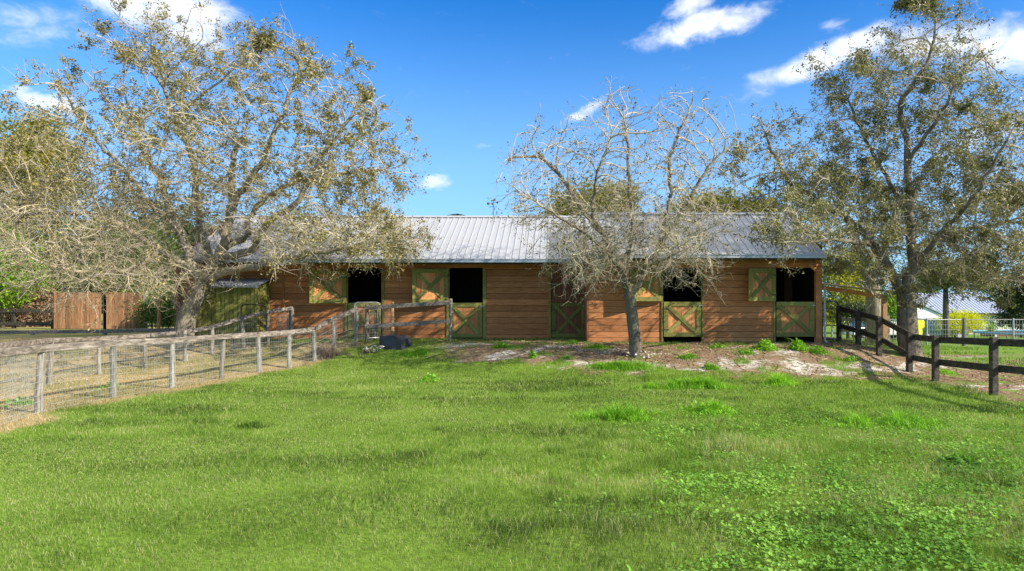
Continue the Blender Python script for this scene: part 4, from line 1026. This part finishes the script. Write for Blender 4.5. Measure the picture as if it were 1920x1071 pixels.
# --- big tree on the left
d0 = 21.0; b0 = onground(343, d0)
def L(*pts): return [W(*p) for p in pts]
limbs = [([b0 - Vector((0.02, 0, .1)), W(350, 600, d0), W(362, 570, d0), W(376, 540, d0), W(380, 526, d0)], .30, .26),
    (L((380, 526, d0), (362, 505, 21.0), (352, 470, 21.1), (335, 430, 21.3), (318, 395, 21.4), (300, 340, 21.6), (262, 270, 21.8), (240, 220, 22)), .17, .05),
    (L((380, 526, d0), (400, 500, 21), (418, 470, 21), (425, 430, 20.9), (436, 380, 20.8), (432, 330, 20.6), (446, 270, 20.5)), .20, .07),
    (L((380, 526, d0), (402, 518, 20.8), (440, 506, 20.5), (490, 498, 20.2), (550, 482, 19.8), (620, 470, 19.5), (690, 462, 19.3)), .15, .035),
    (L((402, 500, 21), (388, 470, 21.3), (376, 420, 21.8), (366, 360, 22.3), (362, 300, 22.6), (330, 220, 23), (290, 130, 23)), .15, .045),
    (L((420, 468, 21), (462, 440, 21.2), (466, 410, 21.5), (500, 370, 21.8), (560, 340, 22.2), (640, 325, 22.5), (720, 318, 22.8)), .11, .035),
    (L((412, 482, 21), (470, 470, 20.6), (500, 420, 20.2), (555, 380, 19.9), (600, 300, 19.8), (650, 230, 19.8), (690, 180, 19.9)), .13, .035),
    (L((362, 505, 21.0), (300, 470, 20.6), (240, 430, 20.1), (180, 405, 19.7), (110, 400, 19.3), (30, 400, 19)), .11, .035),
    (L((335, 430, 21.3), (280, 380, 21.4), (235, 320, 21.5), (185, 270, 21.5), (140, 210, 21.6)), .09, .03),
    (L((300, 470, 20.6), (250, 500, 19.6), (200, 510, 18.8), (120, 505, 18.3)), .07, .025),
    (L((436, 380, 20.8), (480, 320, 20.6), (520, 240, 20.6), (555, 150, 20.8), (575, 100, 21)), .09, .03),
    (L((620, 470, 19.5), (700, 455, 19.2), (760, 450, 19)), .04, .02)]
blobs = [blob(290, 95, 22.5, 85, 70, 2.0), blob(150, 470, 19.6, 150, 70, 3.0), blob(350, 190, 22.0, 110, 95, 3.0), blob(190, 225, 21.5, 85, 75, 2.6), blob(120, 320, 20.5, 120, 90, 3.2), blob(60, 420, 20, 120, 85, 3.2),
    blob(200, 440, 20, 170, 100, 3.8), blob(310, 330, 21, 150, 110, 4.0), blob(470, 300, 21, 130, 110, 4.0), blob(545, 190, 21, 85, 90, 2.6), blob(640, 220, 21, 95, 80, 2.8),
    blob(650, 330, 21, 120, 80, 3.3), blob(620, 430, 20.3, 140, 60, 3.3), blob(740, 450, 19.6, 70, 42, 2.0), blob(240, 510, 19.2, 150, 42, 2.6), blob(520, 440, 20.3, 110, 30, 2.4), blob(545, 110, 21, 50, 50, 1.2), blob(415, 110, 22, 70, 70, 2.0)]
def up_leaf(P): return .12 + 1.0 * sstep(4.2, 8.0, P[:, 2]) + .5 * sstep(-5, -2, P[:, 0] + 4) 
branchy_tree('oak_tree', 'large half bare spreading tree with leaning trunk left of the barn', limbs, blobs, 11500, 11, 'leaf_oak', 80000, .075, t1=2.6, t2=1.7, tl=.50, twr=.0072, tip=.0095, expo=2.3, leaffn=up_leaf, twigm='twig_pale', twfn=lambda P: .30 + .7 * sstep(6.8, 4.2, P[:, 2]))
# --- bare tree in the middle
b0 = at(1192, 668); dm = b0.y
limbs = [([b0 - Vector((0, 0, .1)), W(1191, 640, dm), W(1186, 600, dm), W(1183, 570, dm), W(1180, 555, dm)], .19, .15),
    (L((1180, 555, dm), (1172, 530, dm), (1166, 505, dm), (1150, 480, dm), (1130, 440, dm + .3), (1090, 390, dm + .7), (1050, 330, dm + 1), (1010, 290, dm + 1.2)), .12, .035),
    (L((1180, 555, dm), (1198, 530, dm), (1215, 500, dm), (1235, 470, dm), (1246, 420, dm + .2), (1258, 360, dm + .4), (1255, 300, dm + .5), (1280, 235, dm + .6), (1296, 195, dm + .6)), .10, .025),
    (L((1166, 505, dm), (1180, 470, dm + .3), (1186, 420, dm + .5), (1180, 350, dm + .7), (1178, 290, dm + .8), (1172, 235, dm + .8)), .08, .025),
    (L((1235, 470, dm), (1275, 400, dm - .3), (1310, 340, dm - .5), (1340, 300, dm - .6), (1375, 270, dm - .7)), .06, .02),
    (L((1130, 440, dm + .3), (1110, 400, dm - .5), (1120, 330, dm - .9), (1150, 250, dm - 1.1)), .05, .02),
    (L((1150, 480, dm), (1100, 440, dm - .8), (1040, 400, dm - 1.4), (990, 370, dm - 1.6)), .05, .02),
    (L((1215, 500, dm), (1260, 480, dm - .9), (1300, 460, dm - 1.4)), .04, .015),
    (L((1150, 480, dm), (1110, 470, dm - 1.2), (1070, 480, dm - 1.9)), .04, .015)]
blobs = [blob(1040, 300, dm + .6, 85, 70, 2.0), blob(1000, 380, dm - .3, 60, 70, 1.6), blob(1150, 252, dm + .4, 85, 66, 2.2), blob(1245, 255, dm + .3, 75, 70, 2.2), blob(1200, 370, dm, 130, 100, 3.0),
    blob(1110, 420, dm - .4, 110, 80, 2.6), blob(1310, 300, dm - .2, 65, 80, 2.2), blob(1290, 420, dm - .5, 85, 75, 2.4), blob(1190, 460, dm - .8, 110, 45, 2.2), blob(1110, 495, dm - 1.0, 75, 30, 1.5), blob(1270, 495, dm - .9, 60, 28, 1.4)]
branchy_tree('bare_tree', 'nearly leafless pale twiggy tree standing before the middle of the barn', limbs, blobs, 8500, 23, 'leaf_mid', 6000, .07, barkm='bark_dark', twigm='twig_pale', step=.22, kill=.30, tip=.0085, expo=2.35, t1=2.6, t2=1.4, tl=.42, twr=.0066, droop=.10, twfn=lambda P: .22 + .78 * sstep(5.6, 3.4, P[:, 2]))
# --- right tree
b0 = at(1708, 668); dr_ = b0.y
limbs = [([b0 - Vector((0, 0, .1)), b0 + Vector((-.02, 0, .25)), W(1702, 630, dr_), W(1701, 600, dr_), W(1700, 570, dr_), W(1698, 548, dr_)], .32, .24),
    (L((1698, 555, dr_), (1682, 530, dr_), (1664, 500, dr_ - .4), (1640, 460, dr_ - .2), (1600, 420, dr_), (1540, 380, dr_ + .2), (1470, 330, dr_ + .5), (1430, 240, dr_ + .6)), .15, .025),
    (L((1698, 548, dr_), (1712, 500, dr_), (1706, 430, dr_), (1702, 350, dr_), (1702, 270, dr_ + .2), (1690, 200, dr_ + .3), (1740, 110, dr_ + .3), (1755, 40, dr_ + .4)), .14, .02),
    (L((1712, 500, dr_), (1760, 440, dr_ - .6), (1810, 390, dr_ - 1.2), (1850, 330, dr_ - 1.5), (1900, 240, dr_ - 1.6)), .09, .02),
    (L((1706, 470, dr_), (1780, 440, dr_ + 1), (1870, 420, dr_ + 1.5), (1960, 390, dr_ + 1.8)), .08, .02),
    (L((1706, 400, dr_), (1660, 330, dr_ + .8), (1620, 260, dr_ + 1.2), (1590, 190, dr_ + 1.3), (1560, 150, dr_ + 1.3)), .07, .018),
    (L((1702, 300, dr_), (1760, 220, dr_ - .5), (1800, 150, dr_ - .8), (1840, 90, dr_ - .9)), .07, .02),
    (L((1640, 460, dr_ - .2), (1570, 450, dr_ - 1.6), (1500, 455, dr_ - 2.4), (1440, 450, dr_ - 2.8)), .07, .02)]
blobs = [blob(1850, 512, dr_ - .2, 110, 22, 1.6), blob(1740, 90, dr_ + .6, 90, 75, 1.6), blob(1640, 180, dr_ + .9, 110, 75, 1.8), blob(1760, 220, dr_ + .6, 110, 85, 1.9), blob(1560, 260, dr_ + .9, 110, 80, 1.5), blob(1470, 330, dr_ + .6, 90, 80, 1.4), blob(1500, 430, dr_ - 2.3, 100, 45, 1.0),
    blob(1650, 360, dr_ + .8, 150, 100, 2.2), blob(1650, 470, dr_ + .4, 120, 60, 2.0), blob(1800, 360, dr_ + .8, 130, 95, 2.2), blob(1800, 470, dr_ + .3, 130, 50, 2.0), blob(1890, 260, dr_ + .6, 80, 90, 1.9), blob(1930, 400, dr_ + .6, 120, 110, 2.2), blob(1890, 490, dr_, 90, 40, 1.8)]
def r_leaf(P): return .5 + 0 * P[:, 2]
branchy_tree('oak_tree', 'tall thinly leaved tree with dark trunk behind the black fence at the right', limbs, blobs, 9500, 37, 'leaf_right', 100000, .076, barkm='bark_dark', twigm='twig_pale', t1=2.0, t2=1.6, tl=.46, twr=.0074, tip=.0095, expo=2.3, leafclump=.7, leaffn=r_leaf)
# --- second right tree, pale trunk behind
d2 = 27.0; b0 = onground(1643, d2)
limbs = [([b0 - Vector((0, 0, .1)), b0 + Vector((0, 0, .4)), W(1640, 590, d2), W(1638, 560, d2), W(1633, 530, d2)], .36, .28),
    (L((1633, 530, d2), (1622, 505, d2), (1615, 470, d2), (1590, 420, d2 + .5), (1560, 370, d2 + .8)), .18, .05), (L((1633, 530, d2), (1650, 500, d2), (1665, 450, d2), (1690, 400, d2 + 1)), .16, .05)]
blobs = [blob(1600, 440, d2 + .5, 110, 60, 2.5), blob(1550, 370, d2 + 1, 70, 50, 2), blob(1690, 420, d2 + 1, 80, 60, 2.5)]
branchy_tree('pale_trunk_tree', 'pale thick trunked tree partly hidden beside the timber pergola', limbs, blobs, 1500, 41, 'leaf_right', 16000, .09, t1=1.5, t2=1.0, step=.3, kill=.45)

def leafy(name, label, blobs, nleaf, size, mat, trunk=None, seed=1, group=None, cat='tree', barkm='bark_dark', clump=.55, twn=0):
    """foliage volume made of many leaf clumps on a trunk with limbs"""
    rs = np.random.RandomState(seed); c = blobs[0]; b = trunk[0] if trunk else Vector((c[0], c[1], gzf(c[0], c[1])))
    root = thing(name, label, cat, b, group); vol = np.array([q[3] * q[4] * q[5] for q in blobs]) ** (.7); vol /= vol.sum(); Ps = []; cvs = []
    mb = MB(); top = trunk[1] if trunk else Vector((c[0], c[1], c[2])); rad = trunk[2] if trunk else max(.04, .05 * (c[3]))
    mb.tube([b - Vector((0, 0, .1)), b.lerp(top, .5) + Vector((.1 * rad, 0, 0)), top], [rad, rad * .8, rad * .6], 8)
    for q in blobs:
        cc = Vector(q[:3]); mb.tube([top, top.lerp(cc, .5) + Vector((0, 0, .1 * q[5])), cc + Vector((0, 0, q[5] * .5))], [rad * .55, rad * .35, rad * .1], 6)
        for k in range(5):
            e = cc + Vector((rs.normal() * q[3] * .5, rs.normal() * q[4] * .5, rs.normal() * q[5] * .45)); mb.tube([top.lerp(cc, .6), (top.lerp(cc, .6) + e) / 2 + Vector((0, 0, .1)), e], [rad * .25, rad * .16, rad * .06], 5)
    mb.build('trunk', M[barkm], root, smooth=True)
    for q, v in zip(blobs, vol):
        n = int(nleaf * v); nc = max(6, int(n / 45)); u = rs.normal(size=(nc, 3)); u /= np.linalg.norm(u, axis=1)[:, None]
        rr = rs.rand(nc) ** .45 * (1 + .12 * rs.normal(size=nc)); cs_ = np.array(q[:3]) + u * rr[:, None] * np.array(q[3:6]); cvc = rs.normal(.5, .2, nc)
        k = rs.randint(0, nc, n); cr = clump * (.5 + rs.rand(nc))[k][:, None] * min(1, q[3] / 1.5 + .3)
        o = rs.normal(size=(n, 3)) * .5; o[:, 2] *= .7; Ps.append(cs_[k] + o * cr); cvs.append(np.clip(cvc[k] + rs.normal(0, .15, n), 0, 1))
    P_ = np.concatenate(Ps); cv_ = np.concatenate(cvs); P_[:, 2] = np.maximum(P_[:, 2], gz(P_[:, 0], P_[:, 1]) + .03)
    V, a_, b_, c_ = leaves(P_, size * (.6 + .8 * rs.rand(len(P_))), cv_, seed, aspect=.6); big('foliage', V, [a_, b_], M[mat], root, attr=c_)
    return root
def T3(px, d, pyt, r): b = onground(px, d); return (b, W(px, pyt, d), r)
G = 'trees behind the left pen'
leafy('broadleaf_tree', 'yellow green broadleaf tree at the left edge with the tallest left crown', [blob(30, 300, 38, 50, 70, 2.2), blob(80, 260, 39, 45, 50, 1.8), blob(20, 400, 37, 70, 60, 2.6), blob(95, 340, 38, 60, 70, 2.3)], 26000, .16, 'leaf_autumn', T3(50, 38, 400, .2), 51, G)
leafy('broadleaf_tree', 'bright green leafy tree hanging over the far left rails', [blob(10, 480, 31, 45, 55, 1.4), blob(45, 520, 31.5, 35, 45, 1.2), blob(-30, 540, 31, 50, 45, 1.5)], 15000, .11, 'leaf_lime', T3(5, 32, 500, .1), 52, G)
leafy('broadleaf_tree', 'dark green tree mass right above the cedar screen', [blob(120, 470, 38, 100, 70, 3), blob(230, 480, 39, 90, 70, 3), blob(300, 500, 38, 60, 70, 2.4), blob(180, 540, 36, 110, 45, 2.2), blob(310, 580, 34, 50, 40, 1.6)], 34000, .17, 'leaf_green', T3(180, 38, 520, .2), 53, G)
leafy('broadleaf_tree', 'olive crown rising behind the left end of the barn roof', [blob(300, 430, 46, 110, 70, 4), blob(420, 470, 46, 80, 60, 3)], 16000, .2, 'leaf_dark', T3(340, 46, 520, .25), 54, G)
leafy('shrub', 'dry brown brush piled behind the far left rails', [blob(65, 545, 34, 45, 30, 1.2), blob(90, 590, 33.5, 40, 25, 1.0), blob(20, 600, 33.5, 50, 22, 1.0)], 12000, .11, 'leaf_brown', None, 55, None, 'shrub')
leafy('shrub', 'green leafy shrub between the cedar screen and the lone timber post', [blob(285, 585, 29, 22, 30, .6), blob(318, 590, 28.5, 20, 25, .6), blob(322, 555, 29, 18, 20, .6)], 6000, .09, 'leaf_green', None, 56, None, 'shrub')
G = 'trees behind the barn'
leafy('broadleaf_tree', 'olive round crown behind the barn ridge, seen through the bare tree', [blob(1110, 385, 44, 80, 40, 3), blob(1150, 370, 44, 60, 30, 2.4), blob(1060, 400, 44, 40, 26, 2), blob(1120, 450, 44, 90, 50, 3)], 16000, .2, 'leaf_autumn', T3(1115, 44, 470, .3), 61, G)
leafy('broadleaf_tree', 'flat topped brown green crown behind the right part of the ridge', [blob(1310, 390, 46, 60, 26, 2.5), blob(1380, 385, 46, 60, 28, 2.5), blob(1440, 395, 46, 50, 30, 2.5), blob(1350, 440, 46, 110, 45, 3)], 16000, .2, 'leaf_autumn', T3(1350, 46, 470, .3), 62, G)
p = onground(856, 60); pt = thing('palm_tree', 'tip of a distant palm just above the barn ridge', 'palm', p); mb = MB(); top = W(856, 406, 60); mb.tube([p, top], [.2, .15], 8); mb.build('trunk', M['bark_dark'], pt)
mb = MB()
for k in range(18):
    a = k * 2.4; e = .5 + .3 * rnd.random(); q = [top + Vector((math.cos(a) * 1.3 * t, math.sin(a) * 1.3 * t, e * (t - 1.3 * t * t) * 1.3)) for t in (0, .35, .7, 1)]
    for i in range(3): mb.bar(q[i], q[i + 1], .16 * (1 - .25 * i), .02)
mb.build('fronds', M['leaf_green'], pt)
G = 'bushes and trees in the far right yard'
leafy('broadleaf_tree', 'yellow green sunlit tree behind the right end of the barn', [blob(1570, 510, 36, 40, 40, 1.6), blob(1610, 500, 37, 50, 45, 2), blob(1590, 560, 36, 45, 30, 1.6), blob(1555, 590, 36, 30, 22, 1.2)], 13000, .13, 'leaf_gold', T3(1590, 36.5, 560, .12), 71, G)
leafy('shrub', 'dark green shrub under the timber pergola', [blob(1600, 583, 33, 28, 18, .8), blob(1625, 590, 33, 20, 14, .7)], 4000, .1, 'leaf_dark', None, 72, G, 'shrub')
leafy('shrub', 'lime green shrub between the pergola post and the big dark trunk', [blob(1675, 578, 40, 18, 24, .9), blob(1668, 560, 40, 12, 16, .7)], 4000, .12, 'leaf_lime', None, 73, G, 'shrub')
leafy('shrub', 'bright yellow rounded bush in front of the neighbour house', [blob(1785, 603, 48, 22, 16, 1.0), blob(1812, 600, 48, 24, 17, 1.1), blob(1826, 610, 48, 18, 12, .9), blob(1800, 612, 47.5, 34, 11, 1.0)], 13000, .09, 'leaf_yellow', None, 74, G, 'shrub')
leafy('broadleaf_tree', 'dark leafy tree at the right edge before the neighbour house', [blob(1890, 560, 60, 24, 28, 2.0), blob(1930, 540, 60, 40, 45, 3), blob(1900, 595, 60, 26, 18, 1.6), blob(1860, 530, 60, 30, 20, 1.6)], 14000, .2, 'leaf_dark', T3(1915, 60, 580, .2), 75, G)
leafy('broadleaf_tree', 'slender dark trunked yard tree standing before the blue grey roof', [blob(1765, 505, 42, 60, 32, 2.0), blob(1810, 520, 42, 55, 25, 2.0), blob(1740, 530, 42, 30, 15, 1.4)], 15000, .13, 'leaf_right', T3(1773, 42, 540, .24), 76, G)
leafy('shrub', 'small pale green sapling by the neighbour house door', [blob(1858, 616, 46, 8, 10, .3)], 700, .08, 'leaf_lime', None, 77, G, 'shrub')
# far woods, one mass
rs = np.random.RandomState(90); bl = []
for X in np.linspace(-190, 230, 64):
    Y = 150 + rs.uniform(-15, 15); hh = rs.uniform(5, 8) if X > 20 else rs.uniform(8, 12); bl.append((X, Y, gzf(X, Y) + hh * .45, 6, 5, hh * .6))
n = 70000; k = rs.randint(0, len(bl), n); B = np.array(bl)[k]; u = rs.normal(size=(n, 3)); u /= np.linalg.norm(u, axis=1)[:, None]
P_ = B[:, :3] + u * (rs.rand(n) ** .4)[:, None] * B[:, 3:6]; V, a, b, c = leaves(P_, .9 + .7 * rs.rand(n), rs.rand(n), 5)
tag(big('far_woods', V, [a, b], M['leaf_green'], attr=c), 'low wooded skyline far beyond the yards', None, None, 'stuff')

# ------------------------------------------------------------------ weeds and clumps that stand out
def grass_clump(label, px, py, r, h, mat='weed', n=900, seed=1, name='grass_clump', ry=None, cat='grass clump', wd=.010, cvm=.5, broad=0):
    rs = np.random.RandomState(seed); b = at(px, py); u = rs.normal(size=(n, 2)) * .45; x = b.x + u[:, 0] * r; y = b.y + u[:, 1] * (ry or r)
    k = np.clip(1.25 - np.hypot(u[:, 0], u[:, 1]), .2, 1) * (.35 + 1.1 * vn(x + 3.1 * seed, y, .16, 61, 2)) * (.5 + vn(x, y + seed, .4, 62)); kp = rs.rand(n) < sstep(.30, .55, vn(x, y + 2.7 * seed, .22, 63, 2)); x, y, k = x[kp], y[kp], k[kp]; n = len(x); cv = np.clip(rs.normal(cvm, .22, n), 0, 1)
    V, q, t, a = blades(x, y, h * k * (.6 + .6 * rs.rand(n)), wd * (.7 + .6 * rs.rand(n)), cv, 1.1, seed)
    if broad:
        m = broad; uu = rs.normal(size=(m, 2)) * .42; P_ = np.stack([b.x + uu[:, 0] * r, b.y + uu[:, 1] * (ry or r), np.zeros(m)], -1)
        P_[:, 2] = gz(P_[:, 0], P_[:, 1]) + h * (.2 + .8 * rs.rand(m)) * np.clip(1.15 - np.hypot(uu[:, 0], uu[:, 1]), .2, 1)
        V2, a2, b2, c2 = leaves(P_, .05 + .04 * rs.rand(m), np.clip(rs.normal(cvm, .2, m), 0, 1), seed, aspect=.7)
        nV = len(V); V = np.concatenate([V, V2]); t = np.concatenate([t, a2 + nV, b2 + nV]); a = np.concatenate([a, c2])
    return tag(big(name, V, [q, t], M[mat], attr=a, origin=b), label, cat, 'weed and grass clumps in the paddock')
grass_clump('wide lush grass clump in the lawn between the bare tree and the black fence', 1290, 728, 1.3, .30, n=4200, seed=1, ry=.45, wd=.012)
grass_clump('vivid lime grass clump right of the wide lush clump', 1462, 722, .6, .26, n=1500, seed=2, ry=.35, cvm=.85)
grass_clump('ragged green clump in the middle of the lawn below the bare tree', 1165, 785, .85, .22, n=2400, seed=3, ry=.6)
grass_clump('long dark green tussock row near the right of the lawn', 1705, 800, .7, .22, n=1700, seed=4, cvm=.45)
grass_clump('smaller tussock left of the dark green tussock row', 1590, 800, .5, .20, n=1100, seed=5, cvm=.55)
grass_clump('knee high leafy patch between the middle clump and the clover', 1330, 775, .55, .2, n=1300, seed=21, broad=200, cvm=.55)
grass_clump('lone leafy tuft in the lawn below the dark tub', 806, 716, .3, .2, n=350, seed=6, broad=120)
grass_clump('rounded leafy weed at the barn base left of the last stall', 1436, 655, .32, .26, n=300, seed=7, name='leafy_weed', broad=500, cat='weed', cvm=.7)
grass_clump('bushy leafy weed directly below the last stall door', 1497, 656, .28, .28, n=300, seed=8, name='leafy_weed', broad=450, cat='weed', cvm=.6)
grass_clump('darker thin weed at the corner post of the barn', 1534, 662, .3, .2, n=400, seed=9, name='leafy_weed', broad=120, cat='weed', cvm=.35)
grass_clump('deep green grass clump in front of the dark tub', 775, 665, .8, .16, n=2200, seed=10, ry=.4, cvm=.25)
grass_clump('deep green strip of grass below the closed stall door', 1062, 645, .9, .15, n=1800, seed=11, ry=.25, cvm=.25)
grass_clump('small dark tuft on the sand left of the bare tree', 1063, 675, .3, .12, n=500, seed=12, cvm=.25)
grass_clump('lush grass mound at the foot of the bare tree', 1165, 690, 1.1, .24, n=3400, seed=13, ry=.4, cvm=.5)
grass_clump('single upright weed on the pale sand patch', 998, 672, .10, .22, n=90, seed=14, name='leafy_weed', broad=70, cat='weed', cvm=.4)
grass_clump('low dark weed patch at the far lower right among the clover', 1800, 872, .3, .11, n=500, seed=15, broad=260, cvm=.25, mat='clover')
grass_clump('green tuft in the dry grass of the pen by the second post', 205, 668 + 60, .25, .16, n=260, seed=16, broad=40, cvm=.4)
grass_clump('green weed at the left edge inside the pen', 30, 760, .35, .14, n=400, seed=17, broad=60, cvm=.4)
grass_clump('green tuft below the black fence corner post', 1775, 700, .35, .13, n=500, seed=18, cvm=.6)
grass_clump('purple grey dead brush against the fence rise before the barn', 612, 668, .6, .42, 'brush', 2600, 19, 'dead_brush', .5, 'brush', .007)
grass_clump('reddish dead brush at the foot of the gate posts', 680, 664, .55, .2, 'brush', 1400, 20, 'dead_brush', .3, 'brush', .008, .35)
def flowers(label, px, py, r, n, seed):
    rs = np.random.RandomState(seed); b = at(px, py); m = n; ang = rs.rand(m) * 6.28; rr = np.sqrt(rs.rand(m)) * r; x, y = b.x + np.cos(ang) * rr, b.y + np.sin(ang) * rr * .5; z = gz(x, y) + .05 + .12 * rs.rand(m)
    root = thing('flower_clump', label, 'flowers', b, 'pale flower clumps'); V, T = clover(x, y, z, .045 + .03 * rs.rand(m), seed); big('blossoms', V, T, M['petal'], root, attr=np.tile(rs.rand(m), 6))
    V, q, t, a = blades(x, y, z - gz(x, y), np.full(m, .006), rs.rand(m), .2, seed); big('stems', V, [q, t], M['weed'], root, attr=a)
grass_clump('dark tussock alone in the left lawn', 480, 800, .35, .12, n=500, seed=22, cvm=.2, mat='grass')
for k_, (px, py, lb) in enumerate([(1120, 652, 'tiny green tuft at the barn wall just left of the bare tree'), (1345, 652, 'tiny green tuft under the wall right of the fourth stall door'), (1290, 672, 'small sparse tuft on the bare ground right of the bare tree'), (1395, 664, 'small sparse tuft on bare ground below the wide blank wall'), (940, 652, 'low green tuft by the wall right of the second stall door'), (1330, 692, 'low tuft at the ragged lawn edge right of the bare tree'), (1600, 676, 'small tuft by the foot of the second black fence post')]):
    grass_clump(lb, px, py, .35, .13, n=600, seed=30 + k_, ry=.2, cvm=.4, broad=40)
flowers('cream flower heads clustered right at the bare tree trunk', 1200, 672, .42, 45, 1)
flowers('cream pink flower heads between the gate posts and the dark tub', 700, 660, .35, 60, 2)
